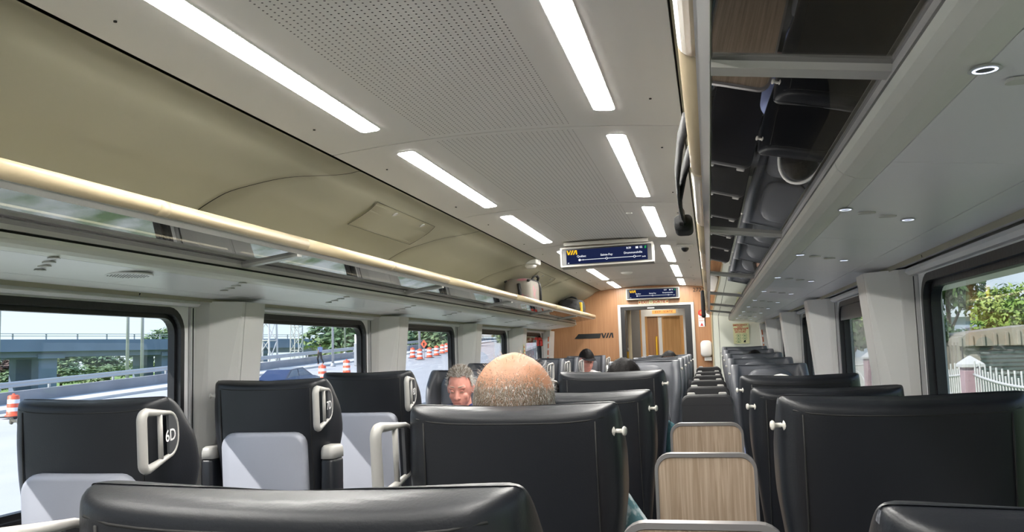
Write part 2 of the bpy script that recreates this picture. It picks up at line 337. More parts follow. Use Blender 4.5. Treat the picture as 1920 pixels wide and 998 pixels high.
# ---- walls with window openings, one window per 1.893 m
WP = 1.893; WFAR = [3.09 + WP*k for k in range(-2, 5)]; WL = 1.433
WZ0, WZ1 = .955, 1.664
def wall(side, sgn):
    xi = XL if sgn < 0 else XR
    def X(d): return xi + sgn*d
    b = BM()
    def bx(d0, d1, y0, y1, z0, z1): box(b, min(X(d0),X(d1)), max(X(d0),X(d1)), y0, y1, z0, z1)
    bx(.02, .07, YB-.1, YV, 0, WZ0-.03); bx(.02, .07, YB-.1, YV, WZ1+.03, 2.32)
    ys = [YB-.1] + [v for f in WFAR for v in (f-WL-.03, f+.03)] + [YV]
    for i in range(0, len(ys), 2):
        if ys[i+1] > ys[i]: bx(.02, .07, ys[i], ys[i+1], WZ0-.03, WZ1+.03)
    o = struct(finish(b, 'wall_'+side, 'pillar'))
    return o, X
n_win = 0; n_trim = 0
for side, sgn in (('left', -1), ('right', 1)):
    wo, X = wall(side, sgn)
    # lower wall lining with a ledge under the windows
    b = BM(); pr = [(.02,0),(-.03,0),(-.03,.84),(-.005,.925),(.02,.925)]
    loft(b, [[(X(d), y, z) for d, z in pr] for y in (YB, YE)]); finish(b, 'lining', 'pillar', wo)
    for k, yf in enumerate(WFAR):
        n_win += 1; yc = yf-WL/2; zc = (WZ0+WZ1)/2; hh = (WZ1-WZ0)/2
        wn = struct(empty('window_%d' % n_win, (X(0), yc, zc)))
        def f(u, v, t): return (sgn*t, u, v)
        sq = []                                             # rectangle sampled like the rounded outline
        for (u, v) in rrect(WL/2, hh, .10, 6):
            s = min((WL/2+.03)/max(abs(u),1e-6), (hh+.03)/max(abs(v),1e-6)); sq.append((max(-WL/2-.03, min(WL/2+.03, u*s)), max(-hh-.03, min(hh+.03, v*s))))
        b = BM(); ringframe(b, sq, rrect(WL/2-.002, hh-.002, .10, 6), f, .0, .06); finish(b, 'surround', 'panel_white', wn)
        b = BM(); ringframe(b, rrect(WL/2, hh, .10, 6), rrect(WL/2-.024, hh-.026, .078, 6), f, -.004, .018); ringframe(b, rrect(WL/2-.002, hh-.002, .10, 6), rrect(WL/2-.036, hh-.044, .065, 6), f, .018, .048)
        finish(b, 'frame', 'rubber', wn)
        b = BM(); plate(b, rrect(WL/2-.034, hh-.042, .066, 6), f, .030, .035); finish(b, 'pane', 'window_glass', wn)
        # roller blind cassette and side tracks
        b = BM(); y0, y1 = yf-WL-.05, yf+.065
        loft(b, [[(X(d)-X(0), y-yc, z-zc) for d, z in ((.02,1.670),(-.022,1.670),(-.034,1.680),(-.030,1.692),(-.012,1.698),(.02,1.698))] for y in (y0, y1)]); finish(b, 'blind_cassette', 'panel_white', wn)
        for yy in (yf+.045, yf-WL-.045):
            b = BM(); box(b, *(sorted((-sgn*.012, sgn*.02))), yy-yc-.012, yy-yc+.012, .93-zc, 1.668-zc); tr = finish(b, 'blind_track', 'aluminium', wn)
            b = BM(); box(b, *(sorted((-sgn*.0135, -sgn*.011))), yy-yc-.003, yy-yc+.003, .94-zc, 1.665-zc); finish(b, 'slot', 'dark_gap', tr)
        if sgn > 0 and k == 3:                              # one blind is pulled down a little
            obox('blind', 'plaque', .004, .010, -WL/2-.02, WL/2+.02, hh-.10, hh+.03, wn)
    for yf in WFAR:                                         # pillars: two lining panels, splayed towards the top
        if yf > 10: continue
        n_trim += 1; y = yf
        tp = struct(empty('trim_%d' % n_trim, (X(0), y+.27, .90)))
        def sec(z, pts): return [(X(d)-X(0), yy-.27, z-.90) for d, yy in pts]
        A_t = [(.02,.085),(-.045,.115),(-.140,.215),(-.140,.236),(.02,.236)]; A_b = [(.02,.095),(-.020,.120),(-.075,.215),(-.075,.236),(.02,.236)]
        B_t = [(.02,.241),(-.140,.241),(-.138,.405),(-.05,.425),(.02,.430)]; B_b = [(.02,.241),(-.075,.241),(-.072,.400),(-.03,.418),(.02,.422)]
        for pt, pb in ((A_t, A_b), (B_t, B_b)):
            b = BM(); loft(b, [sec(.90, pb), sec(1.695, pt)]); finish(b, 'panel', 'pillar', tp)
        b = BM(); loft(b, [sec(.90, [(.02,.236),(-.070,.236),(-.070,.241),(.02,.241)]), sec(1.695, [(.02,.236),(-.134,.236),(-.134,.241),(.02,.241)])]); finish(b, 'joint', 'dark_gap', tp)
    n_trim += 1
    yl = 10.73; tp = struct(empty('trim_%d' % n_trim, (X(0), yl, .9)))
    b = BM(); loft(b, [[(X(d)-X(0), q, z-.9) for d, q in ((.02,0),(-.05 if z<1 else -.10,.04),(-.05 if z<1 else -.10,.36),(.02,.36))] for z in (.90, 1.695)]); finish(b, 'panel', 'pillar', tp)
for side, sgn in (('left', -1), ('right', 1)):               # outer body, out of view; overhang added and sized to cut the sun
    x0, x1 = sorted(((XL if sgn < 0 else XR)+sgn*.07, (XL if sgn < 0 else XR)+sgn*.238))
    struct(obox('roof_'+side, 'panel_white', x0, x1, YB-.1, YV, 1.642, 2.42, None, .01))
struct(obox('wall_rear', 'pillar', XL-.2, XR+.2, YB-.12, YB, 0, 2.4))

# ---- overhead luggage racks
def rack(side, sgn, label):
    t = empty('luggage_rack', (XC+sgn*1.0, 0, Z(.245))); tag(t, label, 'luggage rack')
    y0, y1 = YB, 10.72
    ox, oz = XC+sgn*1.0, Z(.245)
    def P(dx, y, zr): return (XC+sgn*dx-ox, y, Z(zr)-oz)
    bars = [-1.55, -.20, 1.13, 2.80, 4.50, 6.20, 7.90, 9.40, y1]
    rail = 'rail_cream'
    last = y0
    for yb in bars[1:]:                                     # rail in lengths with fine joints
        b = BM(); tube(b, [P(.70, last+.002, .404), P(.70, yb-.002, .404)], .022, 18); r = finish(b, 'rail', rail, t, True); 
        for q in (.5,):
            b = BM(); ym = last+(yb-last)*q; tube(b, [P(.70, ym-.022, .404), P(.70, ym+.022, .404)], .0226, 18); finish(b, 'grip_band', rail, r, True)
        last = yb
    b = BM(); loft(b, [[P(dx, y, z) for dx, z in ((.695,.387),(.7185,.3685),(.7235,.377),(.714,.394))] for y in (y0, y1)]); finish(b, 'rail_lip', 'rail_grey', t)
    for a, c in zip(bars[:-1], bars[1:]):
        b = BM(); pts = [P(.7215,a+.012,.370),P(.940,a+.012,.3415),P(.940,c-.012,.3415),P(.7215,c-.012,.370)]
        loft(b, [pts, [(p[0],p[1],p[2]+.006) for p in pts]]); finish(b, 'glass_pane', 'rack_glass', t)
    for yb in bars[:-1]:
        b = BM(); loft(b, [[P(.72, y, z) for y, z in ((yb-.018,.360),(yb+.018,.360),(yb+.018,.378),(yb-.018,.378))], [P(.938, y, z) for y, z in ((yb-.018,.332),(yb+.018,.332),(yb+.018,.349),(yb-.018,.349))]]); finish(b, 'cross_bar', 'rail_grey', t)
    b = BM(); loft(b, [[P(dx, y, z) for dx, z in ((.940,.352),(.9385,.341),(.937,.328),(.95,.328),(.985,.392),(.972,.392))] for y in (y0, y1)]); finish(b, 'support_rail', 'rail_grey', t)
    b = BM(); loft(b, [[P(dx, y, z) for dx, z in ((.944,.330),(.944,.312),(.99,.312),(.99,.330))] for y in (y0, y1)]); finish(b, 'shadow_gap', 'dark_gap', t)
    fys = [y0, 1.6, 3.5, 5.4, 7.3, 9.2, y1]
    for a, c in zip(fys[:-1], fys[1:]):                     # fascia and underside lining, panel by panel
        pf = [(.935,.320),(.938,.308),(.948,.298),(.966,.2905),(.985,.2875),(1.00,.2865),(1.00,.292),(.97,.320)]
        b = BM(); loft(b, [[P(dx, y, z) for dx, z in pf] for y in (a+.0015, c-.0015)]); finish(b, 'fascia_panel', 'fascia', t)
    uys = [y0, .63, 1.46, 2.46, 3.46, 4.46, 5.46, 6.46, 7.46, 8.46, 9.46, y1]
    for a, c in zip(uys[:-1], uys[1:]):
        b = BM(); loft(b, [[P(dx, y, z) for dx, z in ((1.0015,.2862),(1.235,.264),(1.235,.28),(1.0015,.30))] for y in (a+.0012, c-.0012)]); finish(b, 'underside_panel', 'panel_white', t)
        b = BM(); loft(b, [[P(dx, y, z) for dx, z in ((1.2375,.2637),(1.372,.2505),(1.372,.27),(1.2375,.28))] for y in (a+.0006, c-.0006)]); finish(b, 'underside_strip', 'panel_white', t)
    def uz(dx): return .2862-(dx-1.0)*.0944
    for yl in (.10, 1.035, 2.0, 2.95, 3.9, 4.86, 5.82, 6.78, 7.74, 8.7, 9.66):
        cl = empty('reading_light_cluster', P(1.08, yl, uz(1.08)), 0, t)
        def Q(dx, dy, dz): return (sgn*(dx-1.08), dy, uz(dx)-uz(1.08)+dz)
        for dx, dy in ((.995+.005, -.06), (1.15, .06)):
            b = BM(); lathe(b, [(.014,0),(.017,-.003),(.013,-.003),(.0125,-.001),(.002,-.001)], Q(dx, dy, -.0005), (0,0,1), 20); finish(b, 'lamp_bezel', 'aluminium' if sgn > 0 else 'rail_grey', cl)
            b = BM(); ringframe(b, [(.0125*math.cos(2*PI*k/20), .0125*math.sin(2*PI*k/20)) for k in range(20)], [(.0095*math.cos(2*PI*k/20), .0095*math.sin(2*PI*k/20)) for k in range(20)], lambda u,v,w_: Vector(Q(dx,dy,w_))+Vector((u,v,0)), -.0035, -.004); finish(b, 'led_ring', 'ring_led' if sgn > 0 else 'lamp_off', cl); b = BM(); lathe(b, [(.0092,0),(.0092,-.0032),(.002,-.0032)], Q(dx, dy, -.0003), (0,0,1), 16); finish(b, 'lens', 'plaque' if sgn > 0 else 'rail_grey', cl)
        for dx, dy in ((1.05, -.02), (1.10, .02)):
            b = BM(); plate(b, rrect(.018, .011, .008, 4), lambda u,v,w_: Vector(Q(dx,dy,w_))+Vector((u,v,0)), -.0005, -.004); finish(b, 'air_vent', 'rail_grey', cl)
    b = BM(); loft(b, [[P(dx, y, z) for dx, z in ((.68,.40),(.70,.375),(.94,.345),(.935,.31),(.99,.29),(1.36,.25),(1.36,.30),(1.0,.40))] for y in (y1+.001, y1+.03)]); finish(b, 'end_cap', 'panel_white', t)
    for a, c in zip(bars[:-1], bars[1:]):                   # unseen warm glow strip, added to brighten the cove
        b = BM(); loft(b, [[P(dx, y, z) for dx, z in ((.975,.394),(.985,.394),(.985,.399),(.975,.399))] for y in (a+.05, c-.05)]); finish(b, 'added_cove_glow', 'cove_glow', t)
    return t
rack('left', -1, 'long glass-bottomed luggage rack with cream rail above the single seats')
rack('right', 1, 'long glass-bottomed luggage rack overhead above the paired seats')

# ---- ceiling light strips
LY = [(-1.95,-.61),(-.27,1.06),(1.39,2.72),(3.05,4.39),(4.72,6.04),(6.60,7.88),(8.27,9.60),(9.96,10.96)]
ORD = ['','','nearest','second nearest','third nearest','fourth nearest','fifth nearest','farthest']
for sgn, sd_ in ((-1,'left'),(1,'right')):
    for i, (a, c) in enumerate(LY):
        x = XC+sgn*.405
        o = empty('ceiling_light', (x, (a+c)/2, ceil_z(x)))
        b = BM(); plate(b, rrect(.034, (c-a)/2, .02, 5), lambda u,v,w_: (u, v, w_ - .037*2*sgn*.405*u/.4186), .004, -.0035); finish(b, 'diffuser', 'strip_light', o)
        b = BM(); ringframe(b, rrect(.037, (c-a)/2+.003, .022, 5), rrect(.0342, (c-a)/2+.0002, .02, 5), lambda u,v,w_: (u, v, w_ - .037*2*sgn*.405*u/.4186), .004, -.0025); finish(b, 'frame', 'ceiling_white', o)
        tag(o, ('long warm ceiling light strip, %s one in the %s row' % (ORD[i], sd_)) if i > 1 else ('warm ceiling light strip behind the viewer in the %s row, number %s' % (sd_, ['one','two'][i])), 'ceiling light', 'ceiling light strips')

# ---- end wall with doorway
DW0, DW1, DT = -1.14, -.175, 2.005
ew = struct(empty('wall_end', (XC, YE, 0)))
def EO(*a, **k): return obox(*a, **k)
def ebox(name, m, x0, x1, y0, y1, z0, z1, parent, bev=0.):
    px, py, pz = (parent.matrix_basis.translation if parent else Vector((0,0,0)))
    return obox(name, m, x0-px, x1-px, y0-py, y1-py, z0-pz, z1-pz, parent, bev)
ebox('panel', 'wood_wall', XL-.05, DW0-.001, YE, YE+.08, 0, 2.3, ew)
ebox('panel', 'wood_wall', DW1+.001, .055, YE, YE+.08, 0, 2.3, ew)
ebox('panel', 'wood_wall', DW0, DW1, YE, YE+.08, DT+.001, 2.3, ew)
d1 = struct(empty('door_1', (XC, YE, 0)))
b = BM(); 
for x0, x1, z0, z1 in ((DW0, DW0+.035, 0, DT), (DW1-.035, DW1, 0, DT), (DW0+.035, DW1-.035, DT-.028, DT)): box(b, x0-XC, x1-XC, -.02, .09, z0, z1)
finish(b, 'frame', 'rail_grey', d1)
b = BM()
for x0, x1, z0, z1 in ((DW0+.035, DW0+.088, 0, DT-.028), (DW1-.115, DW1-.035, 0, DT-.028), (DW0+.088, DW1-.115, DT-.07, DT-.028)): box(b, x0-XC, x1-XC, -.005, .10, z0, z1)
finish(b, 'inner_frame', 'black_plastic', d1)
obox('door_sensor', 'aluminium', -.06, .03, -.012, -.004, DT-.06, DT-.045, d1)
# right partition (cupboard wall) in white panels with dark joints
pw = struct(empty('wall_partition', (.40, 10.95, 0)))
ebox('backing', 'dark_gap', .06, XR+.02, 10.965, 11.18, 0, 2.3, pw)
for x0, x1, z0, z1 in ((.045,.118,0,2.02),(.045,.118,2.025,2.3),(.123,.62,0,2.02),(.123,.62,2.025,2.3),(.624,XR+.02,0,2.02),(.624,XR+.02,2.025,2.3)): ebox('panel', 'fascia', x0, x1, 10.94, 10.966, z0, z1, pw)
ebox('edge_profile', 'rail_cream', .028, .044, 10.93, 11.10, 0, 2.3, pw)
# vestibule behind the doorway
vw = struct(empty('wall_vestibule', (XC, YV, 0)))
ebox('panel', 'plaque', -1.46, -1.42, YE+.08, 13.0, 0, 2.2, vw); ebox('panel', 'rim_grey', -.10, -.06, YE+.08, 13.0, 0, 2.2, vw); ebox('panel', 'panel_white', -1.5, 0, YE+.08, YV, 2.12, 2.2, vw)
ebox('panel', 'wood_door', -1.5, 0, YV-.05, YV, 0, 2.2, vw)
ebox('panel', 'rim_grey', -1.42, -.985, 12.6, 12.66, 0, 2.12, vw); ebox('post', 'rail_cream', -1.06, -1.015, 11.52, 11.56, 0, 2.1, vw)
ebox('panel', 'rim_grey', -.30, -.10, 12.9, 12.96, 0, 2.12, vw)
vf = struct(empty('door_2', (-.68, 12.7, 0)))
b = BM()
for x0, x1, z0, z1 in ((-.965,-.915,0,2.0),(-.36,-.31,0,2.0),(-.915,-.36,1.90,2.02)): box(b, x0+.68, x1+.68, -.03, .03, z0, z1)
finish(b, 'frame', 'aluminium', vf)
ebox('door_leaf', 'wood_wall', -.885, -.735, 12.73, 12.76, 0, 1.895, vf); ebox('door_leaf', 'wood_door', -.655, -.41, 12.80, 12.83, 0, 1.895, vf)
ebox('edge_profile', 'aluminium', -.725, -.675, 12.74, 12.79, 0, 1.895, vf)
ebox('header_sign', 'exit_lit', -.80, -.46, 12.655, 12.668, 1.935, 1.985, vf)
put_text('lettering', 'EXIT - SORTIE', .042, 'red_print', (-.63+.68, 12.654-12.7, 1.959), (1,0,0), (0,0,1), vf, .0015)
hb = BM(); tube(hb, [(-.755, 12.70, .9), (-.755, 12.66, .95), (-.755, 12.66, 1.55), (-.755, 12.70, 1.60)], .014, 10); tag(finish(hb, 'grab_handle', 'yellow_paint', None, True), 'yellow vertical grab handle on the wooden door beyond the doorway', 'handle')
vl = empty('vestibule_light', (-.7, 13.4, 2.118)); obox('diffuser', 'vest_light', -.35, .35, -.25, .25, -.012, 0, vl); obox('frame', 'panel_white', -.37, .37, -.27, .27, -.006, .001, vl); tag(vl, 'flat ceiling light panel inside the vestibule beyond the doorway', 'ceiling light')
vl = empty('vestibule_light', (-.75, 12.0, 2.118)); obox('diffuser', 'vest_light', -.2, .2, -.2, .2, -.012, 0, vl); obox('frame', 'panel_white', -.22, .22, -.22, .22, -.006, .001, vl); tag(vl, 'flat ceiling light panel just inside the doorway', 'ceiling light')
yb_ = empty('ladder_case', (-1.10, 11.75, 0)); obox('case', 'yellow_paint', -.03, .035, -.03, .03, .85, 1.40, yb_, .006); obox('strap', 'black_print', -.032, .037, -.032, .032, 1.28, 1.31, yb_); obox('strap', 'black_print', -.032, .037, -.032, .032, .95, .98, yb_); obox('foot', 'black_plastic', -.03, .035, -.03, .03, 0, .85, yb_)
tag(yb_, 'tall yellow equipment case with black bands just inside the doorway', 'case')
# ================================================================== SEATS
def lerp(a, b, t): return a+(b-a)*t
def interp(tab, z):
    if z <= tab[0][0]: return tab[0][1]
    for (a, va), (b_, vb) in zip(tab[:-1], tab[1:]):
        if z <= b_: 
            t = (z-a)/(b_-a); t = t*t*(3-2*t); return lerp(va, vb, t)
    return tab[-1][1]
# backrest in local coordinates: pivot at z .45, faces +y, rear surface near y 0
W_TAB = [(.40,.205),(.80,.212),(1.00,.232),(1.10,.247),(1.20,.250),(1.30,.243)]
D_TAB = [(.40,.11),(.85,.12),(1.00,.185),(1.10,.215),(1.20,.19),(1.27,.135),(1.32,.085)]
def back_rings(top):
    rings = []; k_top = top-1.32
    for z in (.40,.50,.62,.74,.84,.92,.99,1.05,1.10,1.15,1.20,1.245,1.275,1.296,1.308,1.3155,1.320):
        w_ = interp(W_TAB, z); d = interp(D_TAB, z); t = .075
        ins = 0.0 if z < 1.275 else (.020 - math.sqrt(max(0, .020**2 - (max(0, min(.02, z-1.30)))**2)))*1.0
        if z >= 1.3195: ins = .022
        wo = w_-ins; dd = d-ins*.8; y_r = ins*.8; r = .050
        ear = max(0, (z-1.0)/.32)**2
        O = []
        O += [(-wo+.030, dd+.004), (-wo+.010, dd-.006), (-wo, dd-.030), (-wo, dd*.55), (-wo+.002, y_r+r*1.05)]
        for a in (20, 45, 70): O.append((-wo+r-r*math.cos(math.radians(a)), y_r+r-r*math.sin(math.radians(a))))
        xs = [-(wo-r), -(wo-r)*.6, -(wo-r)*.2, (wo-r)*.2, (wo-r)*.6, (wo-r)]
        O += [(x, y_r-.010*(1-(x/wo)**2)) for x in xs]
        for a in (70, 45, 20): O.append((wo-r+r*math.cos(math.radians(a)), y_r+r-r*math.sin(math.radians(a))))
        O += [(wo-.002+.002, y_r+r*1.05), (wo, dd*.55), (wo, dd-.030), (wo-.010, dd-.006), (wo-.030, dd+.004)]
        iw = wo-.055+ins*.9; it = interp([(.4,.095),(1.15,.095),(1.32,.062)], z)-ins*.9
        O += [(iw+.004, dd-.010), (iw, max(it+.006, dd*.6)), (iw-.03, it+.004), (iw*.55, it-.004), (iw*.2, it-.006), (-iw*.2, it-.006), (-iw*.55, it-.004), (-(iw-.03), it+.004), (-iw, max(it+.006, dd*.6)), (-iw-.004, dd-.010)]
        rings.append([(x, y, z + k_top + ear*(.020*(abs(x)/w_)**4 - .004) - .45) for x, y in O])
    return rings
def subsurf(o, lv=1):
    m = o.modifiers.new('smooth', 'SUBSURF'); m.levels = lv; m.render_levels = lv
SM = {}
def cached(key, fn):
    if key not in SM:
        o = fn(); SM[key] = o.data; bpy.data.objects.remove(o)
    return SM[key]
def mk_back():
    b = BM(); loft(b, back_rings(1.32)); 
    o = finish(b, 'backrest', ['leather', 'leather_lit'], None, True)
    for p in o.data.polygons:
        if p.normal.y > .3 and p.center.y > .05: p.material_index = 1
    return o
def mk_back_lit():
    b = BM(); loft(b, back_rings(1.32)); return finish(b, 'backrest', 'leather_lit', None, True)
def mk_seam(x, z0, z1):
    def g():
        b = BM(); pts = []
        for k in range(9):
            z = lerp(z0, z1, k/8); wv = interp(W_TAB, z); 
            y = -.0105*(1-(x/wv)**2) - .0005; q = abs(x)-(wv-.050)
            if q > 0: y = .050-math.sqrt(max(0, .050**2-q*q)) - .001
            pts.append((x, y, z-.45))
        tube(b, pts, .0022, 5); return finish(b, 'seam', 'stitch', None, True)
    return g
def mk_top_seam():
    b = BM(); pts = []
    for k in range(13):
        x = -.215+.43*k/12; q = abs(x)-(.243-.050); y = -.0105*(1-(x/.243)**2)+.0005
        if q > 0: y = .050-math.sqrt(max(0, .050**2-q*q))
        pts.append((x, y+.001, 1.296-.45+.018*(abs(x)/.243)**4-.004))
    tube(b, pts, .0018, 5); return finish(b, 'top_seam', 'stitch', None, True)
def rbox(name, m, hx, hy, hz, bev, seg=3):
    b = BM(); box(b, -hx, hx, -hy, hy, -hz, hz, 0, bev, seg); return finish(b, name, m, None, True)
def mk_head():
    b = BM(); rings = []
    for t, k in ((0,.90),(.012,.985),(.03,1.),(.045,.97),(.055,.90),(.060,.75)):
        rings.append([(u*k, .088+t, v*k + 1.155-.45) for u, v in rrect(.150, .135, .085, 5)])
    loft(b, rings); return finish(b, 'headrest', 'leather_lit', None, True)
def mk_pad():
    b = BM(); rings = []
    for t, k in ((0,.92),(.015,1.),(.04,.98),(.055,.88)):
        rings.append([(u*k, .085+t, v*k + .76-.45) for u, v in rrect(.165, .24, .06, 4)])
    loft(b, rings); return finish(b, 'back_cushion', 'seat_fabric', None, True)
def mk_shell():
    b = BM(); rings = []
    for t, k in ((.02,1.0),(-.020,1.0),(-.034,.985),(-.038,.955)):
        rings.append([(u*k, t - .006*(1-(u/.19)**2), (v-.78)*k+.78-.45) for u, v in rrect(.180, .345, .05, 5, 0, .78)])
    loft(b, rings); return finish(b, 'back_shell', 'shell_grey', None, True)
def mk_cushion():
    b = BM(); rings = []
    for z, k in ((.36,.94),(.375,1.),(.43,1.),(.465,.97),(.48,.88)):
        rings.append([(u*k, .36+v*k, z) for u, v in rrect(.225, .25, .06, 4)])
    loft(b, rings); return finish(b, 'seat_cushion', 'seat_fabric', None, True)
def mk_base():
    b = BM(); box(b, -.20, .20, .10, .58, .28, .36, 0, .02); box(b, -.16, -.11, .14, .54, 0, .28, 0, .008); box(b, .11, .16, .14, .54, 0, .28, 0, .008); box(b, -.18, .18, .12, .56, 0, .02)
    return finish(b, 'pedestal', 'pedestal')
def mk_arm():
    b = BM(); box(b, -.027, .027, .05, .47, .60, .665, 0, .018, 3); box(b, -.012, .012, .12, .20, .36, .61); return finish(b, 'armrest', 'leather', None, True)
def mk_arm_up():                                             # folded up along the backrest
    b = BM(); box(b, -.028, .028, -.045, .06, .66, 1.02, 0, .016, 3); return finish(b, 'raised_armrest', 'leather', None, True)
def mk_arm_cap():
    b = BM(); loft(b, [[(x, y, z) for x, y in rrect(.0295*k, .055*k, .02*k, 4, 0, .008)] for z, k in ((1.018,1.0),(1.045,1.0),(1.060,.93),(1.068,.75))]); return finish(b, 'armrest_cap', 'handle_grey', None, True)
def loop_outline(L, g):
    """D-shaped loop: long straight bar at a = L, shorter round end with the number plate at a = 0"""
    out = []; zc = 1.226-.45
    for (ca, cz, r, a0) in ((L-.020, .056, .020, 0), (.050, .010, .050, 90), (.050, -.010, .050, 180), (L-.020, -.056, .020, 270)):
        for k in range(7):
            a = math.radians(a0+90*k/6); out.append((ca+(r-g)*math.cos(a), zc+cz+(r-g)*math.sin(a)))
    return out
def mk_handle(s):
    def g():
        b = BM(); P0 = Vector((s*.250, .075, 0)); P1 = Vector((s*.270, -.105, 0)); u = P1-P0; pts = []; L = u.length; u = u/L
        pts = [P0+u*a+Vector((0,0,v)) for a, v in loop_outline(L, 0)]
        rs = [.006 + .0075*min(1, max(0, ((p-P0).dot(u))/L))**2  for p in pts]
        tube(b, pts, rs, 8, True); 
        a = P0+u*(L*.50); tube(b, [a+Vector((0,0,1.165-.45)), a+Vector((0,0,1.287-.45))], .007, 8)
        return finish(b, 'grab_handle', 'handle_grey', None, True)
    return g
def mk_plaque(s):
    def g():
        b = BM(); P0 = Vector((s*.250, .075, 0)); P1 = Vector((s*.270, -.105, 0)); u = (P1-P0); L = u.length; u /= L; nn = Vector((0,0,1)).cross(u)*(1 if s < 0 else -1)
        if nn.x*s < 0: nn = -nn
        plate(b, [q for q in loop_outline(L, .004) if q[0] < L*.5]+[], lambda a, v, t: P0+u*a+Vector((0,0,v))+nn*t, -.004, .004); return finish(b, 'number_plate', 'plaque')
    return g
def mk_hook(s):
    def g():
        b = BM(); o = Vector((s*.232, .030, 1.268-.45)); ax = (s, -.30, .03)
        lathe(b, [(.0135,-.004),(.015,.001),(.0135,.0045),(.005,.006),(.0048,.020),(.0095,.0225),(.0105,.025),(.009,.028),(.003,.0285)], o, ax, 16)
        return finish(b, 'coat_hook', 'hook', None, True)
    return g
def seat(x, y, label, group, facing=False, handle=0, hook=0, shell=False, num=None, recline=6., dz=0., arms='down', xs=1.):
    """y: depth of the rear surface at hook height"""
    a = math.radians(recline); off = math.sin(a)*.82
    rz = PI if facing else 0.
    t = empty('train_seat', (x, y+(-off if facing else off), dz), rz); tag(t, label, 'seat', group); t.scale = (xs, 1, 1)
    br = link('backrest', cached('back_lit', mk_back_lit) if facing else cached('back', mk_back), t, (0,0,.45), (a,0,0))
    if not br.modifiers: subsurf(br, 1)
    for sx in (-.196, .196): link('seam', cached('seam%s' % sx, mk_seam(sx, .5, 1.295)), br)
    link('top_seam', cached('tseam', mk_top_seam), br)
    link('headrest', cached('head', mk_head), br); link('back_cushion', cached('pad', mk_pad), br)
    if shell: link('back_shell', cached('shell', mk_shell), br)
    if handle:
        link('grab_handle', cached('handle%d' % handle, mk_handle(handle)), br); pl = link('number_plate', cached('plaque%d' % handle, mk_plaque(handle)), br)
        if num:
            P0 = Vector((handle*.250, .075, 0)); P1 = Vector((handle*.270, -.105, 0)); u = (P1-P0).normalized(); L = (P1-P0).length
            put_text('seat_number', num, .046, 'plaque_text', P0+u*(L*.25)+Vector((0,0,1.222-.45)), -u*handle if handle > 0 else u, (0,0,1), br, .0055, 0, .0006)
    if hook: link('coat_hook', cached('hook%d' % hook, mk_hook(hook)), br)
    link('seat_cushion', cached('cushion', mk_cushion), t); link('pedestal', cached('base', mk_base), t)
    for sx in (-1, 1):
        if arms == 'up':
            q = link('raised_armrest', cached('arm_up', mk_arm_up), t, (sx*.262, -.01, 0)); link('armrest_cap', cached('arm_cap', mk_arm_cap), q)
        elif not (arms == 'outer' and sx == hook): link('armrest', cached('arm', mk_arm), t, (sx*.245, 0, 0))
    return t
XM, XS_R, XS_L = -.447, .372, -1.735
G1 = 'dark leather seats seen from behind'; G2 = 'leather seats facing the viewer farther down the car'
seat(XM, .82, 'nearest dark leather seat back with white coat hook, cut off by bottom edge', G1, handle=-1, hook=1, recline=6, dz=-.014, arms='outer', xs=1.06)
seat(XM, 1.87, 'dark leather seat back right in front of the balding passenger', G1, handle=-1, hook=1, recline=6, dz=.003, arms='outer')
seat(XM, 2.985, 'dark leather seat back just beyond the balding passenger', G1, handle=-1, hook=1, recline=9, dz=-.022, arms='outer')
seat(XM, 3.88, 'dark leather seat back in front of the black-haired passenger', G1, handle=-1, hook=1, recline=4, dz=.018, arms='outer')
seat(XS_R+.018, .845, 'dark leather seat back in the bottom right corner of the view', G1, hook=-1, recline=6, dz=-.033, arms='outer')
seat(XS_R+.004, 1.875, 'wide dark leather seat back below the fence seen in right window', G1, hook=-1, recline=6, dz=.012, arms='outer')
seat(XS_R-.002, 3.0, 'window-side dark leather seat back, second behind the wooden tables on right', G1, hook=-1, recline=9, dz=-.022, arms='outer')
seat(XS_R-.012, 3.78, 'window-side dark leather seat back before the first facing right-hand seats', G1, hook=-1, recline=5, dz=-.012, arms='outer')
for i, (y, n, up) in enumerate(((2.10,'6D','down'), (3.12,'7D','up'), (4.12,'8D','down'))):
    seat(XS_L, y, 'single window seat with light grey back shell and number %s on its handle' % n, 'single seats with light grey back shells', handle=1, hook=-1, shell=True, num=n, recline=4, dz=(.022,.036,.038)[i], arms=up)
OW = ['first','second','third','fourth','fifth']
for i, y in enumerate((6.0, 6.97, 7.95, 8.93, 9.92)):
    seat(XM, y, 'middle-column seat facing the viewer, %s row beyond the facing point' % OW[i], G2, True, handle=1, hook=-1, recline=5, dz=.03, arms='outer')
    seat(XS_R, y, 'right window-column seat facing the viewer, %s row beyond the facing point' % OW[i], G2, True, hook=1, recline=5, dz=-.012+.028*i, arms='outer')
    seat(XS_L, y, ('grey winged single seat behind the grey-haired man in navy' if i == 0 else 'left single seat with loop handle facing the viewer, %s beyond the man in navy' % OW[i-1]), G2, True, handle=-1, recline=5, dz=.0 if i == 0 else .03)
seat(-1.50, 10.62, 'dark seat against the wooden end wall under the capped passenger', G2, True, handle=-1, recline=3, dz=.04)

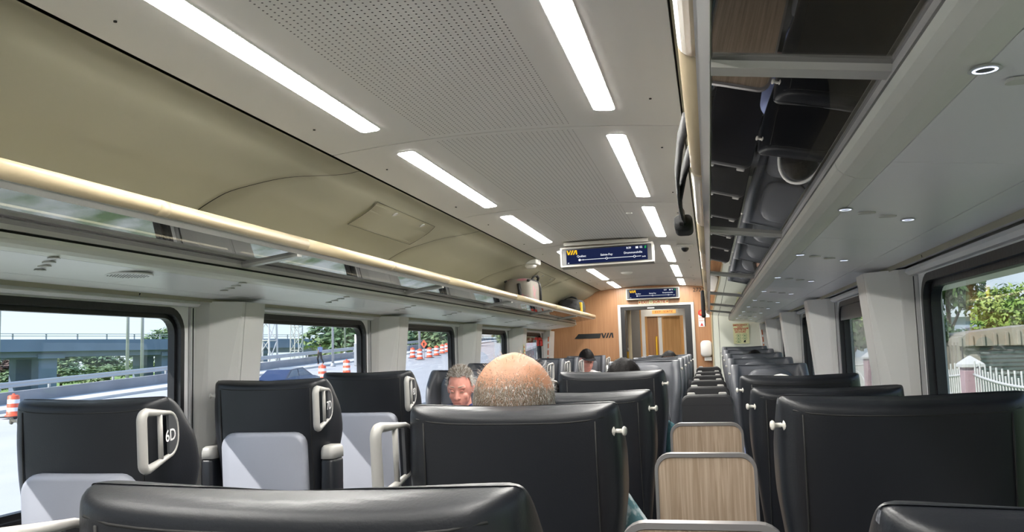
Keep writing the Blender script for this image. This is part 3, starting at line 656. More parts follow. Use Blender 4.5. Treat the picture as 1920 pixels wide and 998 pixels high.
# ---- centre consoles between the paired seats, each with an upright folding table
def console(y, label, wood, top, face=0.):
    t = empty('centre_console', (-.03, y, 0)); tag(t, label, 'console', 'centre consoles with upright folding tables')
    s = 1 if wood else 1
    b = BM(); box(b, -.115, .115, .03, .60, 0, .60, 0, .02); finish(b, 'body', 'pedestal', t)
    b = BM(); box(b, -.12, .12, .03, .62, .602, .655, 0, .02, 3); finish(b, 'armrest', 'leather', t, True)
    z0 = .60; hh = (top-z0)/2; zc = z0+hh; ol = rrect(.140, hh, .045, 6, 0, zc)
    if wood:
        b = BM(); ringframe(b, ol, rrect(.131, hh-.011, .037, 6, 0, zc), lambda u, v, t_: (u, t_, v), -.006, .022); finish(b, 'rim', 'rim_grey', t)
        b = BM(); plate(b, rrect(.1325, hh-.0125, .038, 6, 0, zc), lambda u, v, t_: (u, t_, v), -.003, .018); finish(b, 'table_top', 'wood_table', t)
    else:
        b = BM(); plate(b, ol, lambda u, v, t_: (u, t_, v), -.012, .03, 0, .012); p = finish(b, 'padded_panel', 'black_pad', t)
        b = BM(); box(b, -.135, .135, -.0135, -.012, top-.058, top-.055); finish(b, 'seam', 'dark_gap', p)
        for sx in (-1, 1):
            b = BM(); box(b, sx*.085-.022, sx*.085+.022, .028, .045, top-.16, top+.010, 0, .006); finish(b, 'hinge_arm', 'handle_grey', t)
console(1.52, 'upright wooden table of which only the grey rim shows at the bottom', True, Z(-.300))
console(2.49, 'large upright wooden folding table with grey rim between the near seats', True, Z(-.300))
console(3.46, 'smaller upright wooden folding table behind the large one', True, Z(-.300))
for i, (y, dz) in enumerate(((4.85,0),(5.80,0),(6.86,0),(7.95,0),(9.05,0),(10.22,.02))):
    console(y, 'black padded centre console, %s beyond the wooden tables' % (OW+['last'])[i], False, Z(-.268)+dz)

# ================================================================== DISPLAYS, SIGNS, FITTINGS
def display(y, xc, zc, w_, h_, tilt, label):
    t = empty('information_display', (xc, y, zc)); t.rotation_euler = (tilt, 0, 0); tag(t, label, 'display', 'passenger information displays')
    b = BM(); ringframe(b, rrect(w_/2+.013, h_/2+.011, .006, 2), rrect(w_/2, h_/2, .004, 2), lambda u, v, q: (u, q, v), -.012, .10)
    box(b, -w_/2-.012, w_/2+.012, .09, .10, -h_/2-.010, h_/2+.010); finish(b, 'housing', 'bezel', t)
    obox('bezel', 'black_plastic', -w_/2, w_/2, -.003, .02, -h_/2, h_/2, t)
    sw, sh = w_*.905, h_*.86
    sc = obox('screen', 'screen_navy', -sw/2, sw/2, -.0045, -.003, -sh/2, sh/2, t)
    O = lambda u, v: (u*sw, -.005, v*sh)
    ux, uy = (1,0,0), (0,0,1)
    poly_flat('logo', via_polys(sh*.31), 'screen_yellow', O(-.495,.16), ux, uy, sc)
    def T(s, u, v, sz, m='screen_white'): put_text('lettering', s, sz*sh, m, O(u, v), ux, uy, sc, .001, 0, .003*sh)
    T('Québec', -.31, .02, .20); T('Sainte-Foy', .0, .02, .20); T('Drummondville', .325, .04, .20)
    T('8:39', .275, .375, .19); T('02', .425, .375, .19); T('km/h', .455, -.28, .12)
    poly_flat('coach_icon', [[(-.016*sw,-.07*sh),(.016*sw,-.07*sh),(.016*sw,.07*sh),(-.016*sw,.07*sh)]], 'screen_white', O(.375,.375), ux, uy, sc)
    poly_flat('signal_icon', [[(-.010*sw,-.09*sh),(.010*sw,-.09*sh),(.012*sw,.10*sh),(-.008*sw,.06*sh)]], 'screen_green', O(.476,.375), ux, uy, sc)
    poly_flat('route_line', [[(-.335*sw,-.018*sh),(.42*sw,-.018*sh),(.42*sw,.018*sh),(-.335*sw,.018*sh)]], 'screen_white', O(0,-.24), ux, uy, sc, .0006)
    poly_flat('corner_mark', [[(-.008*sw,-.03*sh),(.008*sw,-.03*sh),(.008*sw,.03*sh),(-.008*sw,.03*sh)]], 'screen_white', O(-.475,-.42), ux, uy, sc)
    for u, full in ((-.335, True), (.0, False), (.34, False)):
        rr = sh*.085; cp = [(rr*math.cos(2*PI*k/16), rr*math.sin(2*PI*k/16)) for k in range(16)]
        poly_flat('stop_marker', [cp], 'screen_white', O(u,-.24), ux, uy, sc, .0012)
        if not full: poly_flat('stop_centre', [[(a*.62, c_*.62) for a, c_ in cp]], 'screen_navy', O(u,-.24), ux, uy, sc, .0018)
    poly_flat('arrow', [[(0,-.06*sh),(.014*sw,0),(0,.06*sh)]], 'screen_white', O(-.295,-.24), ux, uy, sc, .0012)
    return t
dsp = display(6.14, -.695, Z(.674), .650, .122, math.radians(-4), 'larger nearer information screen with route map hanging from the ceiling'); dsp.rotation_euler = (math.radians(-4), math.radians(-.9), 0)
b = BM(); box(b, -1.0, -.39, 6.10, 6.22, Z(.752), 2.225); finish(b, 'display_mount', 'bezel', None); tag(bpy.data.objects['display_mount'], 'cream mounting plate between ceiling and the nearer information screen', 'mount')
display(11.02, -.680, Z(.682), .650, .122, math.radians(-2), 'smaller farther information screen above the doorway in the wooden wall')
# end wall writing and signs
ux, uy = (1,0,0), (0,0,1)
t = empty('exit_sign', (-.68, YE-.006, Z(.578))); obox('plate', 'sign_cream', -.19, .19, 0, .005, -.026, .026, t); put_text('lettering', 'EXIT - SORTIE', .050, 'red_print', (0,-.001,0), ux, uy, t, .001, 0, .0012)
for sx in (-1, 1): poly_flat('symbol', [[(.011*math.cos(2*PI*k/12), .014*math.sin(2*PI*k/12)) for k in range(12)]], 'orange_print', (sx*.175,-.001,0), ux, uy, t)
tag(t, 'red EXIT - SORTIE sign above the doorway', 'sign')
t = empty('wall_logo', (-1.72, YE-.004, Z(.135)))
poly_flat('bar', [[(0,0),(.335,0),(.352,.062),(.055,.062)]], 'black_print', (0,0,0), ux, uy, t); poly_flat('letters', via_polys(.066), 'black_print', (.352,0,.0), ux, uy, t)
tag(t, 'black VIA logo with long bar on the wooden end wall', 'logo')
t = put_text('coach_number', '2727', .072, 'black_print', (-.105, YE, Z(.708)), ux, uy, None, .003); tag(t, 'black number 2727 on the wooden wall beside the right rack', 'number')
t = empty('alarm_sign', (-.085, YE-.006, Z(.37))); obox('plate', 'white_print', -.040, .040, 0, .005, -.13, .02, t)
b = BM(); lathe(b, [(.040,0),(.040,.010),(.034,.014),(.004,.014)], (0,0,.045), (0,-1,0), 20); finish(b, 'disc', 'red_print', t)
b = BM(); lathe(b, [(.018,0),(.018,.008),(.003,.010)], (0,-.012,.045), (0,-1,0), 16); finish(b, 'button', 'orange_print', t)
put_text('lettering', 'STOP', .030, 'red_print', (0,0,-.02), ux, uy, t); put_text('lettering', 'ARRÊT', .024, 'red_print', (0,0,-.055), ux, uy, t); poly_flat('mark', [[(-.02,-.03),(.02,-.03),(.0,.01)]], 'red_print', (0,0,-.09), ux, uy, t)
tag(t, 'round red alarm button over a small red lettered sign by the doorway', 'sign')
t = empty('notice_card', (-.01, YE-.006, Z(.40))); obox('card', 'white_print', -.025, .025, 0, .004, -.045, .045, t); obox('clip', 'black_plastic', -.008, .008, -.004, .002, .03, .05, t); tag(t, 'small white card on the wooden wall under the hanging black bag', 'card')
t = empty('bag_dispenser', (-.045, YE-.005, Z(-.06)))
b = BM(); loft(b, [[(u*k, -q, v*k+.02) for u, v in rrect(.072, .105, .05, 5)] for q, k in ((0,1.),(.06,1.),(.085,.93),(.095,.8))]); finish(b, 'body', 'frosted', t, True)
b = BM(); loft(b, [[(x, y, z) for x, y in ((-.03,-.02),(.05,-.03),(.06,-.06),(-.02,-.05))] for z in (-.13, -.085)]); finish(b, 'paper_end', 'white_plastic', t); tag(t, 'rounded translucent white dispenser on the wall right of the doorway', 'dispenser')
t = empty('emergency_sign', (.385, 10.934, Z(.135))); obox('plate', 'sign_cream', -.095, .095, 0, .005, -.125, .125, t)
for s_, z_ in (('EMERGENCY', .104), ('EXIT', .078), ('SORTIE DE', .045), ('SECOURS', .019)): put_text('lettering', s_, .030, 'red_print', (-.01, 0, z_), ux, uy, t, .001, 0, .0006)
poly_flat('arrow', [[(-.09,.060),(.07,.060),(.07,.066),(-.09,.066)], [(.07,.052),(.092,.063),(.07,.074)]], 'red_print', (0,0,0), ux, uy, t)
for r_ in range(3):
    for c_ in range(2):
        if r_ == 2 and c_ == 1:
            poly_flat('picture', [[(-.012,-.012),(.012,-.016),(.016,.016),(-.006,.008)]], 'black_print', (.035, 0, -.095), ux, uy, t); continue
        ob = BM(); ringframe(ob, rrect(.022,.014,.002,1), rrect(.019,.011,.001,1), lambda u, v, q: (u-.032+.075*c_, q, v-.02-.038*r_), 0, -.001); finish(ob, 'picture', 'green_print', t)
        poly_flat('picture_detail', [[(-.012,-.009),(.006,-.009),(.0,.006)]], 'green_print', (-.032+.075*c_, 0, -.02-.038*r_), ux, uy, t)
        put_text('numeral', '12345'[min(4, r_*2+c_)], .016, 'black_print', (-.066+.075*c_, 0, -.02-.038*r_), ux, uy, t)
tag(t, 'yellow emergency exit instruction sign on the white partition', 'sign')
# stickers on the racks and window pillars
for nm, pos, lab in (('rack_sticker', (XC-.952, 9.95, Z(.306)), 'small orange lettered sticker on the left rack fascia'), ('rack_sticker', (XC-.938, 9.85, Z(.362)), 'small orange lettered sticker on the left rack support rail')):
    t = put_text(nm, 'EMERGENCY EXIT', .024, 'orange_print', pos, (0,1,0), (0,0,1), None, .004, 0, .001, .9); tag(t, lab, 'sticker')
t = empty('rack_end_sticker', (XC+.965, 10.68, Z(.306))); obox('plate', 'orange_print', -.02, .004, -.03, .03, -.012, .012, t, .002); tag(t, 'small red sticker at the far end of the right rack', 'sticker')
for sgn, lab in ((-1,'red striped emergency label strip on the pillar by the last left window'), (1,'red striped emergency label strip on the pillar by the last right window')):
    xx = (XL+.062) if sgn < 0 else (XR-.062)
    t = empty('pillar_label', (xx, 10.765, 1.35)); b = BM()
    for k in range(7): box(b, -.006, .006, -.012, .012, -.30+.085*k, -.30+.085*k+.06)
    finish(b, 'marks', 'orange_print', t); t.rotation_euler = (0, sgn*math.radians(-3.5), 0); tag(t, lab, 'label')
t = empty('pillar_notice', (XL+.132, 8.715+.32, 1.40)); obox('plate', 'sign_cream', 0, .004, -.03, .03, -.16, .12, t); 
for k in range(6): poly_flat('red_line', [[(-.022,-.010),(.022,-.010),(.022,.010),(-.022,.010)]], 'orange_print' if k < 4 else 'green_print', (.0045, 0, .09-.04*k), (0,1,0), (0,0,1), t, .0006)
t.rotation_euler = (0, math.radians(-4.7), 0); tag(t, 'narrow yellow emergency notice with red lines on the fourth left pillar', 'sign')
for q, (yy, lab) in enumerate(((10.30,'red emergency pull handle inside the last left window, nearer one'), (10.52,'red emergency pull handle inside the last left window, farther one'))):
    t = empty('window_release', (XL+.03, yy, 1.56)); b = BM(); tube(b, [(0,-.04,.02),(0,-.04,-.05),(0,.04,-.05),(0,.04,.02)], .008, 8); finish(b, 'grip', 'red_print', t, True); obox('mount', 'red_print', -.03, 0, -.05, .05, .02, .05, t); tag(t, lab, 'handle')
# ceiling fittings
t = empty('security_camera', (-.145, 6.52, ceil_z(-.145)))
b = BM(); box(b, -.06, .06, -.05, .05, -.020, .0, 0, .008); finish(b, 'base', 'white_plastic', t, True); b = BM(); lathe(b, [(.030,0),(.030,-.01),(.026,-.024),(.015,-.036),(.002,-.04)], (0,-.01,-.018), (0,0,1), 20); finish(b, 'dome', 'black_plastic', t, True)
b = BM(); lathe(b, [(.034,0),(.034,-.008),(.029,-.010)], (0,-.01,-.018), (0,0,1), 20); finish(b, 'collar', 'aluminium', t, True); tag(t, 'small dome security camera on the ceiling right of the near screen', 'camera')
t = empty('smoke_detector', (-.81, 8.95, ceil_z(-.80))); b = BM(); lathe(b, [(.060,0.003),(.060,-.008),(.045,-.018),(.025,-.024),(.003,-.025)], n=24); finish(b, 'body', 'lamp_off', t, True); b = BM(); lathe(b, [(.066,.003),(.066,-.003),(.060,-.003)], n=24); finish(b, 'base', 'white_plastic', t, True); tag(t, 'small round white detector on the ceiling between the two screens', 'detector')
t = empty('small_sensor', (-.42, 4.95, ceil_z(-.42))); b = BM(); lathe(b, [(.018,.002),(.018,-.004),(.003,-.008)], n=16); finish(b, 'body', 'lamp_off', t, True); tag(t, 'tiny white round cap on the ceiling beside a right-row light strip', 'sensor')
t = empty('emergency_lamp', (XC-.725, 6.95, Z(.768))); b = BM(); box(b, -.085, .07, -.10, .10, -.055, .0, 0, .012, 3); finish(b, 'housing', 'white_plastic', t, True); b = BM(); loft(b, [[(x, y, z) for x, y in rrect(.045*k, .07*k, .03*k, 4)] for z, k in ((-.055,1.),(-.075,.9),(-.085,.6))]); finish(b, 'lens', 'frosted', t, True); tag(t, 'small white boxy lamp unit on the left ceiling edge by the screen', 'lamp')
for sx, yy, lab in ((-1, 2.20, 'left'),):
    t = empty('speaker_grille', (XC-1.09, 2.36, Z(.2775))); b = BM(); lathe(b, [(.075,.002),(.075,-.003),(.070,-.004),(.004,-.004)], n=28); finish(b, 'plate', 'panel_white', t); b = BM()
    for i in range(-5, 6):
        for j in range(-5, 6):
            if i*i+j*j < 27: lathe(b, [(.0024,0),(.0024,-.0006)], (i*.012, j*.012, -.0042), n=6)
    stuff(finish(b, 'perforation', 'dark_gap', t)); tag(t, 'round perforated speaker grille under the left rack near first window', 'speaker')
# ================================================================== PEOPLE
def ico(bm, c, r, rot=None, sub=3):
    M4 = Matrix.Translation(Vector(c)) @ (rot.to_4x4() if rot else Matrix.Identity(4)) @ Matrix.Diagonal((r[0], r[1], r[2], 1))
    bmesh.ops.create_icosphere(bm, subdivisions=sub, radius=1., matrix=M4)
def cap(bm, p, q, r0, r1, n=14):
    p, q = Vector(p), Vector(q); d = q-p; L = d.length; a = d/L; prof_ = []
    for k in range(6): th = PI/2*(k/5); prof_.append((r0*math.sin(th), -r0*math.cos(th)))
    for k in range(6): th = PI/2*(k/5); prof_.append((r1*math.cos(th), L+r1*math.sin(th)))
    lathe(bm, [(max(r, .0008), h) for r, h in prof_], p, a, n)
def remesh(bm, name, m, parent, voxel, smooth=4, fac=.5):
    bmesh.ops.recalc_face_normals(bm, faces=bm.faces)
    me = bpy.data.meshes.new(name); bm.to_mesh(me); bm.free(); o = bpy.data.objects.new(name, me); C.objects.link(o)
    r = o.modifiers.new('r', 'REMESH'); r.mode = 'VOXEL'; r.voxel_size = voxel; r.use_smooth_shade = True
    s = o.modifiers.new('s', 'SMOOTH'); s.factor = fac; s.iterations = smooth
    bpy.context.view_layer.update()
    e = bpy.data.meshes.new_from_object(o.evaluated_get(bpy.context.evaluated_depsgraph_get())); bpy.data.objects.remove(o); bpy.data.meshes.remove(me)
    e.materials.clear(); e.materials.append(MATS[m])
    for p in e.polygons: p.use_smooth = True
    return link(name, e, parent)
def strands(name, m, parent, pts, length, rad, dirf, rnd, jit=.35):
    V, F = [], []
    for (p, nrm) in pts:
        d = (dirf(p, nrm) + Vector((rnd.uniform(-jit,jit), rnd.uniform(-jit,jit), rnd.uniform(-jit,jit)))).normalized(); s = d.cross(nrm)
        if s.length < .01: continue
        s = s.normalized()*rad; L = length*rnd.uniform(.6, 1.2); q = p + d*L*.55 + nrm*L*.12; e = p + d*L - nrm*L*.06; i = len(V)
        V += [p-s, p+s, q-s*.8, q+s*.8, e]; F += [(i, i+1, i+3, i+2), (i+2, i+3, i+4)]
    me = bpy.data.meshes.new(name); me.from_pydata(V, [], F)
    me.materials.append(MATS[m]); return link(name, me, parent)
def person(name_label, x, y, crown, facing, skin='skin', shirt='navy_cloth', trousers='denim', voxel=.0075, head_pitch=0., head_yaw=0., head=1.0,
           elbow=(.27,.08,-.28), hand=(.16,.36,.66), sleeve=.6, hair=None, ears=True, face=True, wide=1.0, dome=False):
    """seated figure, local +y is where the body faces; crown = height of the top of the head"""
    t = empty('person', (x, y, 0), facing); tag(t, name_label, 'person', None)
    N = Vector((0, .0, crown-.285)); HC = Vector((0, .018, crown-.118*head))        # neck base and cranium centre
    RH = Matrix.Rotation(head_yaw, 3, 'Z') @ Matrix.Rotation(-head_pitch, 3, 'X'); piv = Vector((0, -.01, crown-.20*head))
    def H(px, py, pz): return piv + RH @ (HC + Vector((px, py, pz))*head - piv)
    S = [Vector((sx*.175*wide, -.01, crown-.345)) for sx in (-1, 1)]
    hip = .52; ch = crown-.45
    def torso(b, g):
        ico(b, (0, .02, hip+.03), (.175*wide+g, .13+g, .12+g)); ico(b, (0, .03, (hip+ch)/2), (.155*wide+g, .125+g, .20+g)); ico(b, (0, .0, ch), (.175*wide+g, .115+g, .165+g))
        cap(b, S[0]+Vector((.03,0,.0)), S[1]-Vector((.03,0,0)), .066+g, .066+g)
        cap(b, S[0]*.45+N*.55, S[1]*.45+N*.55, .055+g, .055+g)
    el = [Vector((sx*elbow[0], elbow[1], crown-.345+elbow[2])) for sx in (-1, 1)]; hd = [Vector((sx*hand[0], hand[1], hand[2])) for sx in (-1, 1)]
    def legs(b, g, feet=False):
        for sx in (-1, 1):
            k = Vector((sx*.11, .47, .53)); a = Vector((sx*.11, .46, .10))
            cap(b, (sx*.09, .04, hip+.01), k, .088+g, .062+g); cap(b, k, a, .060+g, .042+g)
            if feet: cap(b, a+Vector((0,-.02,-.055)), a+Vector((0,.16,-.065)), .042, .032)
    b = BM(); torso(b, 0); legs(b, 0)
    cap(b, N-Vector((0,.01,.03)), H(0,-.02,-.07), .062*wide, .058)
    ico(b, H(0,-.012,.0), (.078*head,.098*head,.100*head*1.18), RH); ico(b, H(0,.022,-.062), (.062*head,.072*head,.070*head), RH)
    ico(b, H(0,.045,-.105), (.040*head,.038*head,.030*head), RH)
    if dome: ico(b, H(0,-.022,.018), (.087*head,.102*head,.088*head*1.12), RH)
    if face:
        cap(b, H(0,.080,-.008), H(0,.106,-.052), .0085*head, .0135*head); ico(b, H(-.014,.096,-.056), (.009,.009,.007), RH, 2); ico(b, H(.014,.096,-.056), (.009,.009,.007), RH, 2)
        cap(b, H(-.045,.072,.012), H(.045,.072,.012), .013*head, .013*head); 
        for sx in (-1, 1): ico(b, H(sx*.040,.056,-.050), (.022*head,.020*head,.024*head), RH)
        cap(b, H(-.018,.082,-.082), H(.018,.082,-.082), .0085, .0085); cap(b, H(-.015,.080,-.096), H(.015,.080,-.096), .009, .009)
    if ears:
        for sx in (-1, 1): ico(b, H(sx*.083,-.012,-.022), (.010*head,.020*head,.034*head), RH @ Matrix.Rotation(sx*.3, 3, 'Z'), 2)
    for i, sx in enumerate((-1, 1)):
        cap(b, S[i], el[i], .052, .042); w_ = hd[i] + (el[i]-hd[i]).normalized()*.085; cap(b, el[i], w_, .040, .028)
        fw = (hd[i]-w_).normalized(); sd_ = fw.cross(Vector((0,0,1))).normalized()*sx
        cap(b, w_+sd_*.012, w_+fw*.07+sd_*.018, .022, .019); cap(b, w_-sd_*.012, w_+fw*.07-sd_*.018, .022, .019)
        for j, (of, ln) in enumerate(((-.030,.068),(-.010,.078),(.010,.074),(.030,.058))):
            p0 = w_+fw*.075+sd_*of; p1 = p0+fw*ln*.55+Vector((0,0,-.008)); p2 = p1+fw*ln*.4+Vector((0,0,-.026)); cap(b, p0, p1, .0095, .0088, 8); cap(b, p1, p2, .0088, .0078, 8)
        p0 = w_-sd_*.030+fw*.02; p1 = p0-sd_*.026+fw*.032; cap(b, p0, p1, .011, .010, 8); cap(b, p1, p1+fw*.032-sd_*.004, .010, .0085, 8)
    body = remesh(b, 'body', skin, t, voxel, 3)
    b = BM(); torso(b, .014)
    for i in range(2):
        e = S[i].lerp(el[i], sleeve) if sleeve <= 1 else el[i]
        cap(b, S[i], e, .068, .062)
        if sleeve > 1: cap(b, el[i], el[i].lerp(hd[i], sleeve-1), .058, .048)
    remesh(b, 'shirt', shirt, t, max(voxel, .010), 3)
    b = BM(); tube(b, [N+Vector((.068*math.cos(a), -.008+.066*math.sin(a), -.006+.012*-math.sin(a))) for a in [2*PI*k/20 for k in range(20)]], .014, 8, True); finish(b, 'collar', shirt, t, True)
    b = BM(); legs(b, .014); ico(b, (0, .03, hip+.01), (.185*wide, .15, .11)); remesh(b, 'trousers', trousers, t, .014, 3)
    b = BM()
    for sx in (-1, 1): 
        ico(b, (sx*.11, .52, .050), (.048,.13,.048))
    finish(b, 'shoes', 'shoe', t, True)
    if face:
        for sx in (-1, 1):
            b = BM(); ico(b, H(sx*.031,.0745,-.012), (.0125,.009,.0085), RH, 2); finish(b, 'eye', skin if head_pitch > .15 else 'eye', t, True)
            b = BM(); cap(b, H(sx*.016,.0865,.018), H(sx*.048,.077,.020), .0042, .003, 8); finish(b, 'eyebrow', 'brow', t, True)
        b = BM(); cap(b, H(-.021,.0885,-.0885), H(.021,.0885,-.0885), .0035, .0035, 8); finish(b, 'mouth', 'lip', t, True)
        if head_pitch > .15:
            for sx in (-1, 1): b = BM(); cap(b, H(sx*.020,.0835,-.019), H(sx*.042,.0795,-.018), .0016, .0016, 6); finish(b, 'eyelid_line', 'brow', t, True)
    return t, H, RH
from mathutils.bvhtree import BVHTree
def scalp_on(t, H, RH, n, rnd, keep):
    """points on the real head surface, found by casting rays onto the body mesh"""
    bd = [c for c in t.children if c.name.split('.')[0] == 'body'][0].data; bv = BVHTree.FromPolygons([v.co for v in bd.vertices], [p.vertices[:] for p in bd.polygons]); c = H(0,-.012,0); out = []
    while len(out) < n:
        v = Vector((rnd.gauss(0,1), rnd.gauss(0,1), rnd.gauss(0,1))).normalized()
        if not keep(v): continue
        d = RH @ v; p, nr, i, ds = bv.ray_cast(c+d*.22, -d, .22)
        if p is not None: out.append((p+nr*.0004, nr))
    return out
def scalp(H, RH, n, rnd, keep, rad=(.0785,.0985,.118)):
    out = []
    while len(out) < n:
        v = Vector((rnd.gauss(0,1), rnd.gauss(0,1), rnd.gauss(0,1))).normalized()
        if not keep(v): continue
        p = H(v.x*rad[0], -.012+v.y*rad[1], v.z*rad[2]); nr = (RH @ Vector((v.x/rad[0], v.y/rad[1], v.z/rad[2])).normalized()); out.append((p, nr))
    return out
def hair_cap(H, RH, t, m, keep, g=.012, rough=.004, name='hair'):
    b = BM(); bmesh.ops.create_icosphere(b, subdivisions=5, radius=1.)
    dele = [v for v in b.verts if not keep(v.co)]
    for v in b.verts:
        d = v.co.copy(); k = 1 + rough*noise.noise(d*6)*4/.09 + rough*noise.noise(d*22)*2/.09
        v.co = H(d.x*(.0785+g)*k, -.012+d.y*(.0985+g)*k, d.z*(.118+g)*k)
    bmesh.ops.delete(b, geom=dele, context='VERTS'); return finish(b, name, m, t, True)
rn = random.Random(3)
def back_sides(v): return v.z < .97 - .0*v.y and not (v.z > .50 and v.y > -.50 and abs(v.x) < .80) and v.z > -.62 and (v.y < .45 or v.z > .3) and not (v.y > .30)
# balding man, seen from behind
t, H, RH = person('balding grey-haired man seen from behind over a near seat back', -.487, 2.125, 1.448, 0., skin='skin', shirt='floral_cloth', voxel=.0055, head=1.18, elbow=(.325,.05,-.20), hand=(.20,.34,.70), sleeve=.9, wide=1.12, dome=True)
def bald_keep(v):
    edge = .60 + .12*noise.noise(v*5) + rn.gauss(0, .09)
    return v.z > -.72 and v.y < .35 and (v.z < edge-.35 or (v.y < -.50 and v.z < edge+.0) or (abs(v.x) > .80 and v.z < edge-.1))
DOME = (.0892,.1135,.1195)
strands('hair_base', 'hair_brown_grey', t, scalp_on(t, H, RH, 7000, rn, lambda v: bald_keep(v) and v.z < .42), .010, .0009, lambda p, n: Vector((0, -.1, -.9)), rn, .15)
def comb(p, n): return Vector((0, -.1, -.9)) + n*.04
strands('hair', 'hair_white', t, scalp_on(t, H, RH, 2600, rn, lambda v: bald_keep(v) and (abs(v.x) > .6 or rn.random() < .12)), .012, .0005, comb, rn, .22)
strands('hair', 'hair_grey', t, scalp_on(t, H, RH, 3600, rn, lambda v: bald_keep(v) and v.z < .45), .011, .0005, comb, rn, .22)
strands('hair', 'hair_brown_grey', t, scalp_on(t, H, RH, 8000, rn, lambda v: bald_keep(v) and abs(v.x) < .8), .011, .0005, comb, rn, .22)
strands('wispy_hair', 'hair_white', t, scalp_on(t, H, RH, 260, rn, lambda v: v.z > .35 and v.y < .6), .016, .00045, lambda p, n: Vector((0,-.5,-.1))+n*.9, rn, .6)
# man facing the viewer, looking down
t, H, RH = person('grey-haired man in navy shirt facing the viewer and looking down', -1.590, 5.40, 1.364, PI, skin='skin_red', shirt='navy_cloth', trousers='dark_cloth', voxel=.0045, head_pitch=.26, head=1.0, sleeve=.65, elbow=(.27,.06,-.27), wide=1.08)
kp = lambda v: v.z > -.05 and (v.z > .52+.10*noise.noise(v*7) or (v.y < .30 and v.z > -.05) or v.y < -.2) and not (v.y > .52 and v.z < .62)
hair_cap(H, RH, t, 'hair_grey', kp, g=.006, rough=.0012)
strands('hair_strands', 'hair_white', t, scalp(H, RH, 1500, rn, kp, (.083,.103,.123)), .024, .0008, lambda p, n: Vector((0,-.1,.3))+n*.9, rn)
strands('hair_strands', 'hair_brown_grey', t, scalp(H, RH, 1300, rn, lambda v: kp(v) and v.z > .55, (.083,.103,.123)), .024, .0008, lambda p, n: Vector((0,-.1,.3))+n*.9, rn)
full = lambda v: (v.z > .25 or v.y < .15 and v.z > -.55) and not (v.y > .60 and v.z < .55)
def black_haired(label, x, y, crown, facing, **k):
    t, H, RH = person(label, x, y, crown, facing, **k); hair_cap(H, RH, t, 'hair_black', full, g=.013, rough=.0006)
    strands('hair_strands', 'hair_black', t, scalp(H, RH, 1200, rn, full, (.091,.111,.131)), .03, .0007, lambda p, n: Vector((0,-.3,-.3))+n*.02, rn); return t, H, RH
black_haired('black-haired passenger in teal sleeve sunk behind a middle-column seat back', -.405, 4.10, 1.392, 0., skin='skin_light', shirt='teal_cloth', voxel=.009, elbow=(.235,.10,-.26), hand=(.14,.36,.68), sleeve=.55)
black_haired('dark-haired passenger of whom only the hair shows, far middle column', -.40, 8.68, 1.398, PI, skin='skin_light', shirt='dark_cloth', voxel=.011)
black_haired('dark-haired passenger of whom only the hair shows, far right column', .42, 8.68, 1.382, PI, skin='skin_light', shirt='dark_cloth', voxel=.011, elbow=(.22,.08,-.26))
# young passenger with headphones, seen only mirrored in the rack glass
t, H, RH = black_haired('black-haired passenger with silver headphones mirrored in the rack glass', .325, 4.44, 1.262, 0., skin='skin_light', shirt='blue_cloth', voxel=.0065, elbow=(.20,.08,-.26), head_yaw=-.5)
hp = empty('headphones', (0,0,0)); hp.location = t.location; hp.rotation_euler = t.rotation_euler
for sx in (-1, 1):
    b = BM(); lathe(b, [(.034,0),(.040,.006),(.040,.026),(.034,.036),(.004,.038)], H(sx*.088,-.005,-.02), RH @ Vector((sx,0,0)), 20); finish(b, 'ear_cup', 'silver', hp, True)
b = BM(); tube(b, [H(.118*math.cos(a), -.005, -.0+.148*math.sin(a)) for a in [PI*k/16 for k in range(17)]], .008, 8); finish(b, 'headband', 'white_plastic', hp, True)
tag(hp, 'silver over-ear headphones mirrored in the right rack glass', 'headphones')
# capped man by the end wall
t, H, RH = person('man in dark cap and pale shirt by the wooden end wall', -1.47, 10.28, 1.445, PI, skin='skin_red', shirt='white_cloth', voxel=.009, head_pitch=.2, head_yaw=.5)
hair_cap(H, RH, t, 'hair_black', lambda v: v.z > .22, g=.016, rough=.0005, name='cap_crown')
b = BM(); 
loft(b, [[H(.082*math.cos(a), .05+r*math.sin(a), .035-.012*(r>.1)) for a in [PI*k/12 for k in range(13)]] for r in (.05, .14)], False, False); bmesh.ops.solidify(b, geom=list(b.faces), thickness=.005); finish(b, 'cap_brim', 'dark_cloth', t, True)

# ================================================================== BAGS
t = empty('floral_bag', (-1.58, 7.35, Z(.392)))
b = BM(); loft(b, [[(u*k, v*k, z) for u, v in rrect(.12, .27, .06, 5)] for z, k in ((0,.96),(.02,1.),(.16,1.),(.20,.97),(.225,.86))]); finish(b, 'body', 'bag_floral', t, True)
for sx in (-1, 1):
    b = BM(); tube(b, [(sx*.10,-.26,.205),(sx*.10,0,.222),(sx*.10,.26,.205)], .012, 8); finish(b, 'trim', 'bag_black', t, True)
b = BM(); tube(b, [(.09,-.15,.20),(.12,-.10,.25),(.125,0,.262),(.12,.10,.25),(.09,.15,.20)], .013, 8, flat=.5); finish(b, 'handle', 'bag_black', t, True)
b = BM(); tube(b, [(.02,-.272,.18),(.03,-.278,.1),(.03,-.27,.01)], .016, 8); finish(b, 'strap', 'bag_black', t, True)
b = BM(); tube(b, [(.10,.12,.23),(.128,.13,.16),(.128,.13,.02)], .013, 6); finish(b, 'strap', 'bag_black', t, True)
tag(t, 'pink and beige patterned bag with black trim on the left rack', 'bag')
